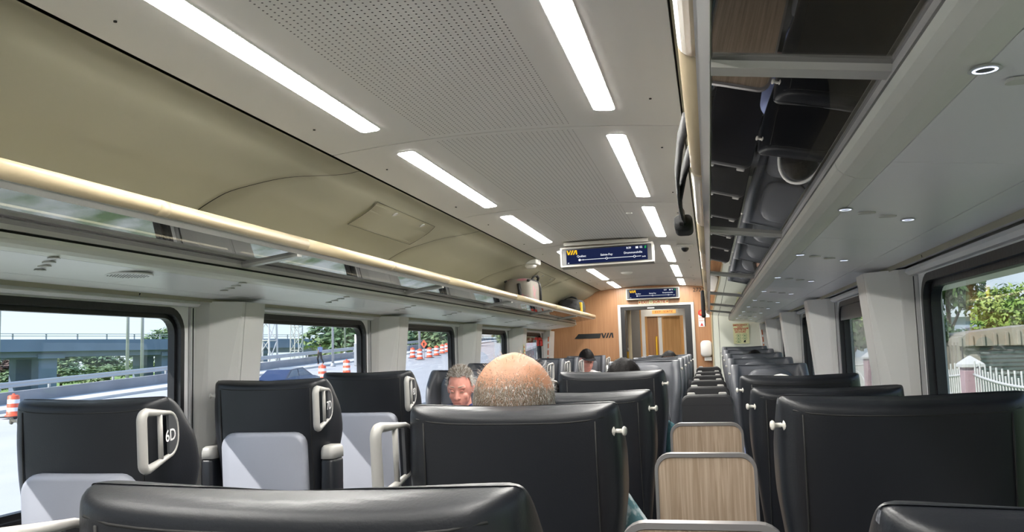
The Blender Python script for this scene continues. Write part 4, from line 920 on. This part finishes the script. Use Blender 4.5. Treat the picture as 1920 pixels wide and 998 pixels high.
def soft_bag(name, loc, r, label, cat='bag', seed=1, m='bag_black'):
    t = empty(name, loc); b = BM(); bmesh.ops.create_icosphere(b, subdivisions=4, radius=1.)
    for v in b.verts:
        d = v.co.copy(); k = 1+.10*noise.noise(d*2.3+Vector((seed,0,0)))+.04*noise.noise(d*6); sq = lambda q: math.copysign(abs(q)**.7, q)
        v.co = Vector((sq(d.x)*r[0]*k, sq(d.y)*r[1]*k, max(-r[2]*.96, sq(d.z)*r[2]*k)+r[2]))
    finish(b, 'body', m, t, True); b = BM(); tube(b, [(r[0]*.5*math.cos(a)-.0, -r[1]*.2+.0, r[2]*2*.93+r[2]*.35*math.sin(a)) for a in [PI*k/10 for k in range(11)]], .012, 6); finish(b, 'handle', m, t, True)
    tag(t, label, cat); return t
tb = soft_bag('duffel_bag', (-1.60, 10.20, Z(.392)), (.15, .34, .105), 'black soft duffel bag at the far end of left rack', seed=2)
b = BM(); box(b, .10, .155, -.22, -.16, .02, .16, 0, .01); finish(b, 'yellow_tag', 'yellow_paint', tb)
soft_bag('suitcase_bag', (-1.22, 11.85, 1.45), (.10, .16, .19), 'black bag standing on the luggage shelf inside the doorway', seed=4)
t = empty('luggage_shelf', (-1.22, 11.85, 1.44)); obox('shelf', 'plaque', -.19, .14, -.28, .28, -.02, .0, t); obox('edge_bar', 'aluminium', .14, .155, -.28, .28, -.025, .01, t); obox('shelf', 'plaque', -.19, .14, -.28, .28, -.72, -.70, t); obox('support', 'plaque', -.19, -.16, -.28, .28, -1.44, .0, t); tag(t, 'dark luggage shelf unit just inside the doorway on the left', 'shelf')
t = empty('backpack', (.14, 10.25, Z(.395)))
b = BM(); loft(b, [[(u*k, v*k, z) for u, v in rrect(.12, .22, .07, 5)] for z, k in ((0,.9),(.03,1.),(.20,1.),(.27,.9),(.30,.7))]); finish(b, 'body', 'bag_black', t, True)
for q, (yo, ln) in enumerate(((-.10,.16),(-.02,.10),(.06,.20))):
    b = BM(); tube(b, [(-.10, yo, .22),(-.165, yo, .15),(-.178, yo, .03),(-.182, yo-.02, .03-ln)], [.022,.022,.018,.012], 8, flat=.4); finish(b, 'strap', 'bag_black', t, True)
b = BM(); box(b, -.215, -.168, -.22, .12, -.07, .24, 0, .02, 3); finish(b, 'side_pocket', 'bag_black', t, True)
tag(t, 'black backpack with dangling straps at the far end of right rack', 'backpack')
# strap hanging over the near right rail
t = empty('bag_strap', (-.01, 2.2, Z(.42)))
def rib(name, pts, w_, th, m):
    b = BM(); pts = [Vector(p) for p in pts]; rings = []
    for i, p in enumerate(pts):
        tt = (pts[min(i+1, len(pts)-1)]-pts[max(i-1, 0)]).normalized(); s = tt.cross(Vector((1,.15,.1))).normalized()*w_/2; nn = tt.cross(s).normalized()*th/2
        rings.append([p-s-nn, p+s-nn, p+s+nn, p-s+nn])
    loft(b, rings); return finish(b, name, m, t, True)
rib('webbing', [(.03,-.50,.035),(-.015,-.46,.035),(-.030,-.36,.018),(-.046,-.15,-.012),(-.052,.10,-.03),(-.050,.30,-.035),(-.046,.42,-.030)], .040, .006, 'bag_black')
rib('webbing', [(.03,-.22,.035),(-.012,-.20,.030),(-.030,-.10,.005),(-.046,.05,-.025),(-.050,.25,-.035)], .034, .006, 'bag_black')
b = BM(); loft(b, [[(u*k-.05, .50+q, v*k-.045) for u, v in rrect(.028, .026, .016, 4)] for q, k in ((-.09,.8),(-.06,1.),(.05,1.),(.09,.8))]); finish(b, 'rolled_end', 'bag_black', t, True)
b = BM(); ringframe(b, rrect(.030,.022,.006,3), rrect(.022,.013,.004,3), lambda u, v, q: (-.052+q, .40+u, -.035+v), -.008, .004); finish(b, 'buckle', 'black_plastic', t)
obox('pouch', 'bag_black', .03, .26, -.52, -.10, .0, .11, t, .03, 3, True)
tag(t, 'black webbing strap with buckle hanging over the near right rack rail', 'strap')
# ================================================================== OUTSIDE
GZ = -1.3
struct(obox('ground', 'gravel', -2.6, 9, -60, 260, GZ-.3, GZ)); struct(obox('roadside', 'pavement', -12, -10, -60, 260, GZ-.3, GZ+.01)); struct(obox('verge', 'verge_bounce_grass', -10, -2.6, -60, 260, GZ-.3, GZ+.02)) 
def road_z(y): return Z(-3.45) + .0395*y
def slab(name, m, x0, x1, y0, y1, dz, th=.3):
    b = BM(); loft(b, [[(x0, y, road_z(y)+dz-th), (x1, y, road_z(y)+dz-th), (x1, y, road_z(y)+dz), (x0, y, road_z(y)+dz)] for y in (y0, y1)]); return struct(finish(b, name, m))
slab('road', 'asphalt', -31.5, -12, -60, 130, 0); slab('sidewalk', 'pavement', -34, -31.5, -60, 130, .15)
b = BM(); box(b, -400, -34, -60, 400, -4.5, -4.2); struct(finish(b, 'ground_beyond', 'grass'))
b = BM(); box(b, 4.2, 300, -80, 400, GZ-.4, -.35); struct(finish(b, 'lawn', 'grass'))
for k in range(8):                                           # lane marks
    y = 18+10*k; b = BM(); loft(b, [[(-21.1, q, road_z(q)+.004), (-20.95, q, road_z(q)+.004), (-20.95, q, road_z(q)+.012), (-21.1, q, road_z(q)+.012)] for q in (y, y+3.2)]); o = finish(b, 'lane_mark', 'white_print', bpy.data.objects['road'])
# wall and guardrail beyond the road
b = BM(); loft(b, [[(-34.4, y, -4.3), (-34, y, -4.3), (-34, y, road_z(y)+.72), (-34.4, y, road_z(y)+.72)] for y in (-60, 110)]); struct(finish(b, 'wall_roadside', 'concrete'))
g = empty('guardrail', (-34.2, 50, road_z(50)+.72)); b = BM()
loft(b, [[(dx, y-50, road_z(y)-road_z(50)+z) for dx, z in ((0,.20),(.06,.25),(.02,.35),(.06,.45),(0,.50),(-.03,.50),(-.03,.20))] for y in (-40, 108)]); finish(b, 'beam', 'steel', g)
for k in range(30):
    y = -36+5*k; b = BM(); z = road_z(y)-road_z(50); box(b, -.12, -.03, y-50-.06, y-50+.06, z, z+.45); finish(b, 'post', 'steel', g)
tag(g, 'long steel guardrail on top of the concrete wall across the road', 'guardrail')
# concrete wall seen through the third window
b = BM(); loft(b, [[(-14.4, y, GZ-.2), (-13.9, y, GZ-.2), (-13.9, y, z), (-14.4, y, z)] for y, z in ((44, Z(-1.4)), (58, Z(-.55)), (78, Z(.9)), (110, Z(3.0)))]); tag(finish(b, 'concrete_wall', 'concrete'), 'rising bare concrete wall outside beside the far windows', 'wall')
# overpass: a flat deck with edge beams on piers
A, B2 = Vector((-92, 80, 0)), Vector((-62, 182, 0)); dr = (B2-A).normalized(); sd2 = Vector((dr.y, -dr.x, 0))
ov = empty('overpass', (A.x, A.y, -4.2)); Lo = (B2-A).length; OZ = Z(3.35)+4.2
ov.rotation_euler = (0, 0, math.atan2(dr.y, dr.x))
def ovbox(name, m, l0, l1, s0, s1, z0, z1, p=ov): 
    b = BM(); box(b, l0, l1, s0, s1, z0, z1); return finish(b, name, m, p)
ovbox('deck', 'concrete_shade', -60, Lo+80, 0, 10, OZ-1.0, OZ-.15); ovbox('edge_beam', 'concrete_shade', -60, Lo+80, -.4, 0, OZ-1.55, OZ+.05); ovbox('girder', 'concrete_shade', -60, Lo+80, .6, 1.4, OZ-2.3, OZ-1.0); ovbox('girder', 'concrete_shade', -60, Lo+80, 7.6, 8.4, OZ-2.3, OZ-1.0)
for k in range(11):
    l = -40+19.5*k; ovbox('pier', 'concrete_shade', l, l+2.6, 1.2, 2.8, 0, OZ-1.9); ovbox('pier', 'concrete_shade', l, l+2.6, 6.4, 8, 0, OZ-1.9); ovbox('crossbeam', 'concrete_shade', l-.6, l+3.2, .4, 9, OZ-2.5, OZ-1.9)
for z in (.45, .75): ovbox('railing_bar', 'steel', -60, Lo+80, -.2, -.1, OZ+z, OZ+z+.08)
for k in range(48): ovbox('railing_post', 'steel', -58+4.5*k, -57.8+4.5*k, -.2, -.1, OZ+.05, OZ+.8)
tag(ov, 'long grey-blue concrete overpass across the background through left windows', 'overpass')
# traffic drums
def drum_mesh():
    b = BM(); prof_ = [(.30,0),(.30,.10),(.25,.10),(.245,.26),(.24,.265),(.238,.43),(.235,.435),(.232,.60),(.228,.605),(.225,.78),(.22,.785),(.215,.93),(.15,.97),(.06,.98),(.05,1.03),(.01,1.04)]
    n = 16; rings = [[(r*math.cos(2*PI*k/n), r*math.sin(2*PI*k/n), h) for k in range(n)] for r, h in prof_]; loft(b, rings)
    for f in b.faces:
        z = f.calc_center_median().z; f.material_index = 1 if (.27 < z < .43 or .61 < z < .78) else 0
    o = finish(b, 'barrel', ['drum_orange', 'drum_white', 'tyre'], None, True); me = o.data; bpy.data.objects.remove(o); return me
dm = drum_mesh()
b = BM(); box(b, -.36, .36, -.36, .36, 0, .05, 0, .02); o = finish(b, 'rubber_base', 'tyre'); bm_ = o.data; bpy.data.objects.remove(o)
for (x, y, lab) in ((-29.0, 31.0, 'striped traffic drum by the road at the left edge of first window'), (-23.6, 45.5, 'striped traffic drum half hidden behind the blue car'), (-23.3, 48.9, 'striped traffic drum just right of the blue car'), (-24.4, 55.0, 'striped traffic drum near right side of the second window'),
                    (-27.4, 76.9, 'first striped traffic drum from the left in the third window'), (-25.4, 73.2, 'second striped traffic drum from the left in the third window'), (-25.6, 76.5, 'third striped traffic drum from the left in the third window'), (-26.2, 80.5, 'fourth striped traffic drum from the left in the third window'), (-27.0, 84.9, 'fifth striped traffic drum from the left in the third window'), (-27.5, 88.0, 'sixth striped traffic drum from the left in the third window')):
    t = empty('traffic_drum', (x, y, road_z(y)+.05)); link('barrel', dm, t, (0,0,0)).scale = (1.05,1.05,.97); link('rubber_base', bm_, t); tag(t, lab, 'traffic drum', 'orange and white traffic drums')
t = empty('road_sign', (-26.1, 76.4, road_z(76.4))); b = BM(); plate(b, [(.0,.40),(.40,0),(0,-.40),(-.40,0)], lambda u, v, q: (u*.92-v*0, q-u*.35, v+1.35), -.02, .02); finish(b, 'panel', 'drum_orange', t); b = BM(); tube(b, [(0,.05,0),(0,.05,1.4)], .05, 8); finish(b, 'post', 'steel', t)
poly_flat('symbol', [[(-.06,-.18),(.06,-.18),(.09,.12),(-.09,.12)]], 'black_print', (0,-.03,1.35), (1,-.38,0), (0,0,1), t, .01); tag(t, 'orange diamond roadwork sign among the drums in third window', 'sign')
# blue car
t = empty('car', (-20.6, 39.4, road_z(39.4))); hd_ = math.radians(-28); t.rotation_euler = (.0, 0, hd_ + PI/2*0)
b = BM(); secs = []
for yy, z0, z1, hw in ((-2.25,.45,.72,.70),(-2.15,.30,.86,.82),(-1.5,.25,.96,.88),(-.9,.22,1.0,.89),(.6,.22,.99,.89),(1.3,.25,.93,.88),(2.0,.30,.80,.82),(2.2,.40,.66,.70)):
    secs.append([(yy, -hw*.93, z0), (yy, -hw, (z0+z1)/2), (yy, -hw*.93, z1), (yy, hw*.93, z1), (yy, hw, (z0+z1)/2), (yy, hw*.93, z0)])
loft(b, secs); finish(b, 'body', 'car_blue', t, True)
b = BM(); loft(b, [[(y, s*hw, z) for s, hw_ in ((-1,1),(1,1)) for y, z, hw in ()] or [(-1.75+.0, -.74, .93), (-.95, -.62, 1.36), (.35, -.62, 1.40), (1.25, -.74, .93)], [(-1.75, .74, .93), (-.95, .62, 1.36), (.35, .62, 1.40), (1.25, .74, .93)]]); finish(b, 'cabin', 'car_blue', t)
for s in (-1, 1):
    b = BM(); P = [(-1.40,-.715,1.0),(-.88,-.640,1.31),(-.30,-.640,1.33),(-.30,-.715,1.0)]; Q = [(-.22,-.715,1.0),(-.22,-.640,1.33),(.30,-.640,1.33),(.95,-.715,1.0)]
    for pp in (P, Q): b.faces.new([b.verts.new((p[0], s*(-p[1]+.008)*1.0, p[2])) for p in pp])
    finish(b, 'side_window', 'car_glass', t)
    for yy in (-1.35, 1.35):
        b = BM(); lathe(b, [(.20,-.02),(.32,-.02),(.33,.0),(.33,.18),(.32,.2),(.1,.2)], (yy, s*.70, .33), (0,s,0), 20); w_ = finish(b, 'wheel', 'tyre', t, True); b = BM(); lathe(b, [(.21,.0),(.19,.012),(.05,.02),(.01,.03)], (yy, s*.905, .33), (0,s,0), 20); finish(b, 'rim', 'steel', w_, True)
for yy, s in ((2.14,-.55),(2.14,.55)): b = BM(); box(b, yy-.06, yy+.05, s-.16, s+.16, .58, .70, 0, .02); finish(b, 'headlight', 'white_print', t)
tag(t, 'dark blue sedan on the road in the second window', 'car')
t.rotation_euler = (0, -math.atan(.0395), math.radians(90))
# poles and lattice masts
def pole(x, y, h, r, label, m='steel', z=None):
    z = road_z(y) if z is None else z
    t = empty('light_pole', (x, y, z)); b = BM(); tube(b, [(0,0,0),(0,0,h)], [r, r*.6], 8); finish(b, 'shaft', m, t, True); b = BM(); tube(b, [(0,0,h-.1),(.5,.3,h+.15),(1.6,.9,h+.3)], [r*.6,r*.5,r*.5], 6); finish(b, 'arm', m, t, True)
    b = BM(); box(b, 1.4, 2.2, .7, 1.1, h+.25, h+.38, 0, .04); finish(b, 'lamp_head', m, t); b = BM(); lathe(b, [(r*2,0),(r*2,.1),(r*1.2,.3)]); finish(b, 'base', m, t); tag(t, label, 'pole', 'lamp posts beyond the road')
for a in ((-39.7, 52.4, 13, .12, 'left one of two close slim poles in the first window'), (-38.9, 52.9, 13, .12, 'right one of two close slim poles in the first window'), (-44.5, 46.2, 14, .12, 'slim pole at the left edge of the first window'), (-30.5, 66.0, 12, .11, 'slim pole right of the lattice mast in second window'), (-41, 92, 15, .12, 'slim pole against the sky in the second window'), (-27.5, 66.5, 12, .10, 'slim pole near the right end of second window'), (-28.3, 81.5, 11, .13, 'left curved lamp post in the third window'), (-30, 97, 12, .16, 'right curved lamp post in the third window')): pole(*a)
def mast(x, y, w_, h, label):
    t = empty('lattice_mast', (x, y, -4.2)); cs = [(-w_,-w_),(w_,-w_),(w_,w_),(-w_,w_)]
    for (a, c_) in cs: b = BM(); tube(b, [(a,c_,0),(a*.7,c_*.7,h)], w_*.10, 6); finish(b, 'leg', 'lattice', t)
    n = int(h/(2.2*w_)); b = BM()
    for i in range(n):
        for j in range(4):
            p, q = cs[j], cs[(j+1) % 4]; k0 = 1-.3*i/n; k1 = 1-.3*(i+1)/n; z0, z1 = h*i/n, h*(i+1)/n
            tube(b, [(p[0]*k0,p[1]*k0,z0),(q[0]*k1,q[1]*k1,z1)], w_*.06, 4); tube(b, [(p[0]*k1,p[1]*k1,z1),(q[0]*k1,q[1]*k1,z1)], w_*.06, 4)
    finish(b, 'bracing', 'lattice', t); tag(t, label, 'mast', 'lattice masts')
mast(-35.5, 64, .75, 16, 'broad white lattice mast at the left of the second window'); mast(-44, 86, .55, 18, 'slender lattice mast beside the broad one in second window')
t = empty('signal_post', (-28.3, 66.0, road_z(66))); b = BM(); box(b, -.25, .25, -.2, .2, 0, 1.9, 0, .05); finish(b, 'cabinet', 'steel', t); b = BM(); box(b, -.2, .2, -.2, .2, 1.9, 2.6, 0, .05); finish(b, 'lamp_box', 'white_print', t); tag(t, 'grey roadside signal box beside the trees in second window', 'signal')
# pedestrian across the road
t = empty('person', (-32.6, 68, road_z(68)+.15), 1.2); tag(t, 'distant pedestrian in a blue top walking across the road', 'person')
b = BM(); ico(b, (0,0,1.62), (.085,.10,.12)); cap(b, (0,0,1.40), (0,0,1.52), .055, .05); ico(b, (0,0,1.22), (.19,.12,.26)); ico(b, (0,0,.95), (.16,.12,.14)); cap(b, (-.09,0,.9), (-.10,.20,.48), .085, .06); cap(b, (-.10,.20,.48), (-.10,.10,.08), .058, .04); cap(b, (.09,0,.9), (.10,-.05,.48), .085, .06); cap(b, (.10,-.05,.48), (.10,-.28,.10), .058, .04); cap(b, (-.10,.05,.05), (-.10,.22,.04), .04, .035); cap(b, (.10,-.30,.06), (.10,-.14,.04), .04, .035)
for s in (-1, 1): cap(b, (s*.20,0,1.40), (s*.26,s*.10,1.12), .05, .04); cap(b, (s*.26,s*.10,1.12), (s*.22,.16+s*.1,.90), .038, .03)
remesh(b, 'body', 'skin', t, .025, 2); b = BM(); ico(b, (0,0,1.22), (.205,.135,.28)); cap(b, (-.20,0,1.40), (-.24,-.05,1.22), .066, .06); cap(b, (.20,0,1.40), (.24,.05,1.22), .066, .06); finish(b, 'shirt', 'blue_cloth', t, True)
b = BM(); ico(b, (0,0,.93), (.175,.135,.15)); cap(b, (-.09,0,.9), (-.10,.20,.48), .10, .08); cap(b, (.09,0,.9), (.10,-.05,.48), .10, .08); cap(b, (-.10,.20,.48), (-.10,.10,.10), .075, .06); cap(b, (.10,-.05,.48), (.10,-.28,.12), .075, .06); finish(b, 'trousers', 'dark_cloth', t, True); b = BM(); ico(b, (0,-.01,1.66), (.092,.105,.105)); finish(b, 'hair', 'hair_black', t, True)
# trees
def crown_mesh(seed, n, blobs, leaf, m):
    rd = random.Random(seed); V, F = [], []; bl = []
    for _ in range(blobs):
        th = rd.uniform(0, 2*PI); rr = rd.uniform(.1, .7); bl.append((Vector((rr*math.cos(th), rr*math.sin(th), rd.uniform(-.55, .75))), rd.uniform(.28, .48)))
    for _ in range(n):
        c, r = rd.choice(bl); d = Vector((rd.gauss(0,1), rd.gauss(0,1), rd.gauss(0,1))).normalized(); p = c + d*r*rd.uniform(.7, 1.05)
        a = Vector((rd.gauss(0,1), rd.gauss(0,1), rd.gauss(0,.7))).normalized(); s = a.cross(d+Vector((0,0,.4))); 
        if s.length < .05: continue
        s = s.normalized()*leaf*.45*rd.uniform(.7,1.3); a = a*leaf*rd.uniform(.7,1.3); i = len(V); V += [p-a, p+s, p+a, p-s]; F.append((i, i+1, i+2, i+3))
    me = bpy.data.meshes.new('crown'); me.from_pydata(V, [], F); me.materials.append(MATS[m]); return me
def trunk_mesh(seed):
    rd = random.Random(seed); b = BM(); tube(b, [(0,0,-1.9),(.02,.02,-1.2),(0,.03,-.5),(.03,0,.3)], [.075,.06,.05,.02], 8)
    for k in range(6):
        th = k*1.05+rd.uniform(-.3,.3); z = -.9+.2*k; tube(b, [(0,0,z),(.25*math.cos(th),.25*math.sin(th),z+.25),(.55*math.cos(th),.55*math.sin(th),z+.5)], [.035,.025,.01], 6)
    o = finish(b, 'trunk', 'bark', None, True); me = o.data; bpy.data.objects.remove(o); return me
TM = [trunk_mesh(1), trunk_mesh(2)]
CM = {'far': [crown_mesh(s, 2600, 16, .10, 'leaf_far') for s in (11, 12)], 'copper': [crown_mesh(13, 2200, 14, .10, 'leaf_copper')], 'near': [crown_mesh(s, 7000, 22, .062, 'leaf_bright') for s in (21, 22)], 'dark': [crown_mesh(s, 7000, 22, .062, 'leaf_dark') for s in (31, 32)]}
def tree(kind, x, y, zbase, rx, h, label, group, i=0):
    t = empty('tree', (x, y, zbase)); sz = h/2.75; c = link('crown', CM[kind][i % len(CM[kind])], t, (0,0,1.85*sz)); c.scale = (rx, rx, sz); c.rotation_euler = (0,0,i*1.7); stuff(c)
    q = link('trunk', TM[i % 2], t, (0,0,1.85*sz)); q.scale = (rx*.8, rx*.8, sz); tag(t, label, 'tree', group)
GL = 'trees beyond the left windows'; GR = 'trees and shrubs outside the right windows'
i = 0
for (k, x, y, rx, h, lab) in (('far',-94,88,6,7.0,'green tree under the overpass at the far left of first window'), ('copper',-92,101,5,6.0,'dark reddish tree under the overpass in the first window'), ('far',-88,96,4.5,4.8,'bright green bush before the reddish tree in first window'), ('far',-100,112,7,7.2,'green tree under the overpass right of the middle pier'), ('far',-96,124,6,7.0,'green tree under the overpass near right edge of first window'), ('far',-97,92,5,6.2,'green tree under the overpass behind its second pier'), ('far',-93,110,4,5.6,'leafy bush under the overpass between two piers'), ('far',-84,108,4,4.5,'low green bush right of the nearest bridge pier'), ('far',-90,79,5,5.0,'green bush at the left edge of first window below the deck'), ('far',-86,128,5,10.2,'tree topping the bridge railing at right of first window'), ('far',-108,84,6,11,'tree top above the bridge railing at the left edge'),
        ('far',-47,105,6.5,8.6,'broad green tree beside the mast in second window'), ('far',-42,100,4.5,10.0,'tallest green tree in the second window at right'), ('far',-50,116,6,8,'rounded tree behind the broad one in second window'), ('far',-38,98,3.5,6.5,'small tree at the right edge of second window'), ('far',-33,104,5,7.5,'leafy tree at the left of the third window'), ('far',-38,114,5,9,'taller tree behind the drums in third window'), ('far',-27,118,4.5,7,'tree near the lamp posts in third window')):
    i += 1
    if x < -60: x, y, rx, h = x*1.17-2, y*1.17, rx*1.2, h*1.12
    tree(k, x, y, -4.2, rx, h+ (0 if x < -60 else 2.5), lab, GL, i)
# right side: fence, gate posts, pavilion, building, trees
def fence_panel(x, y0, y1, label):
    t = empty('picket_fence', (x, (y0+y1)/2, -.35)); L = y1-y0; n = int(L/.16)
    def top(u): q = (u/L+.5); return 1.0+.13*(abs(2*q-1))**2
    pk = None
    for i in range(n):
        u = -L/2+.10+(L-.2)*i/(n-1)
        if pk is None: b = BM(); tube(b, [(0,0,.12),(0,0,1.0)], .017, 6); o = finish(b, 'picket', 'fence_white'); pk = o.data; bpy.data.objects.remove(o)
        q = link('picket', pk, t, (0,u,0)); q.scale = (1,1,top(u)+.12*(i % 2)+.10)
    for f_ in (lambda u: top(u)-.05, lambda u: .12+.0*u, lambda u: .12+.62*(1-(2*abs(u)/L)**2)):
        b = BM(); tube(b, [(-.0, -L/2+L*k/20, f_(-L/2+L*k/20)) for k in range(21)], .028, 6); finish(b, 'rail', 'fence_white', t, True)
    tag(t, label, 'fence', 'white metal picket fence bays')
def gate_post(x, y, label):
    t = empty('gate_post', (x, y, -.35)); obox('shaft', 'post_pink', -.16, .16, -.16, .16, 0, 1.22, t, .01); b = BM(); loft(b, [[(k*sx, k*sy, z) for sx, sy in ((-1,-1),(1,-1),(1,1),(-1,1))] for z, k in ((1.22,.21),(1.28,.21),(1.30,.19),(1.44,.02))]); finish(b, 'cap', 'fence_white', t); tag(t, label, 'post', 'pink fence posts')
PY = [13.2, 18.8, 24.4, 30.0, 35.6]; PN = ['pink fence post outside, nearest the viewer', 'pink fence post in the nearest right window', 'pink fence post between the two right windows', 'pink fence post seen in the second right window', 'pink fence post farthest along the right fence']
for y, n_ in zip(PY, PN): gate_post(5.05, y, n_)
for a, c, n_ in zip(PY[:-1], PY[1:], ('white picket fence bay in front of the pavilion', 'white picket fence bay just left of the pink post in near right window', 'white picket fence bay right of the post in second right window', 'farthest white picket fence bay in the second right window')): fence_panel(5.05, a+.2, c-.2, n_)
# pavilion with ribbed awning roof
t = empty('garden_pavilion', (7.25, 25.0, -.35)); t.scale = (1, 1, .69) 
b = BM(); pr = [(-1.1,2.35),(-1.05,2.62),(-.85,2.80),(.9,3.05),(1.05,2.95),(1.1,2.35)]
loft(b, [[(x, y, z) for x, z in pr] + [(x*.96, y, z-.06) for x, z in pr[::-1]] for y in (-1.3, 1.3)]); finish(b, 'roof', 'shed', t)
for k in range(9): b = BM(); x = -1.08+.27*k; box(b, x-.035, x+.035, -1.36, -1.29, 2.30-.0, 2.66+.035*k, 0, .01); finish(b, 'rib', 'shed', t)
for k in range(8): b = BM(); y = -1.2+.34*k; box(b, -1.13, -1.08, y-.05, y+.05, 0, 2.45); finish(b, 'rib', 'shed', t)
b = BM(); box(b, -.98, 1.05, -1.15, 1.2, 0, 2.72); finish(b, 'body', 'shed', t); b = BM(); loft(b, [[(x, y, z) for x, z in pr+[(1.1,2.3),(-1.1,2.3)]] for y in (-1.31, -1.27)]); finish(b, 'valance', 'shed', t)
for k in range(12): b = BM(); z = .5+.15*k; box(b, -.6, .75, -1.20, -1.16, z, z+.09); finish(b, 'louvre', 'louvre', t)
tag(t, 'beige garden pavilion with ribbed awning roof behind the picket fence', 'pavilion')
t = empty('building', (20, 66, GZ)); b = BM(); box(b, -9, 12, -6, 12, 0, 4.1); finish(b, 'wall', 'building', t); b = BM(); box(b, -9.4, 12.4, -6.4, 12.4, 4.1, 4.6); finish(b, 'roof_edge', 'building_white', t)
for k in range(5): b = BM(); box(b, -8+4*k, -5.6+4*k, -6.05, -5.95, 1.6, 3.4); wd = finish(b, 'window', 'car_glass', t)
b = BM(); box(b, 2.2, 2.7, -6.9, -6.5, 0, 4.9); finish(b, 'downpipe', 'building_white', t); tag(t, 'pale blue-grey flat-roofed building behind the trees on the right', 'building')
for j, (k, x, y, rx, h, zb, lab) in enumerate((('near',7.4,16.2,2.7,11.0,0,'near tree with sunlit leaves hanging across the top of right window'), ('dark',5.75,25.2,.62,5.0,-1.2,'leafy tree rising left of the pavilion'), ('dark',6.4,27.6,1.5,4.6,-1.6,'dark bush left of the pavilion behind the pink post'), ('near',9.6,23.6,1.2,3.4,-1.0,'bright bush right of the pavilion'), ('near',9.2,29.6,1.6,4.4,-.4,'light green shrub above the pavilion roof'), ('near',7.3,21.6,.45,1.5,-.3,'low bright shrub before the pavilion by the fence'), ('dark',6.2,36.0,2.4,8.0,-1,'dark tree seen through the second right window'), ('near',6.6,32.0,1.3,5.6,-1,'lighter tree seen through the second right window'), ('dark',6.8,45,3,9,-1,'dark tree seen through the third right window'), ('near',7.0,54,3,9,-1,'green tree seen through the farthest right windows'), ('dark',8.3,33,1.8,8.5,0,'taller dark tree behind the pavilion at left'), ('near',5.7,20.4,.42,1.5,0,'small shrub behind the pink post'), ('dark',13.6,32,1.8,6.2,-1,'dark tree at the right edge of near window'))):
    tree(k, x, y, GZ+zb, rx, h, lab, GR, j)
bpy.context.view_layer.update()
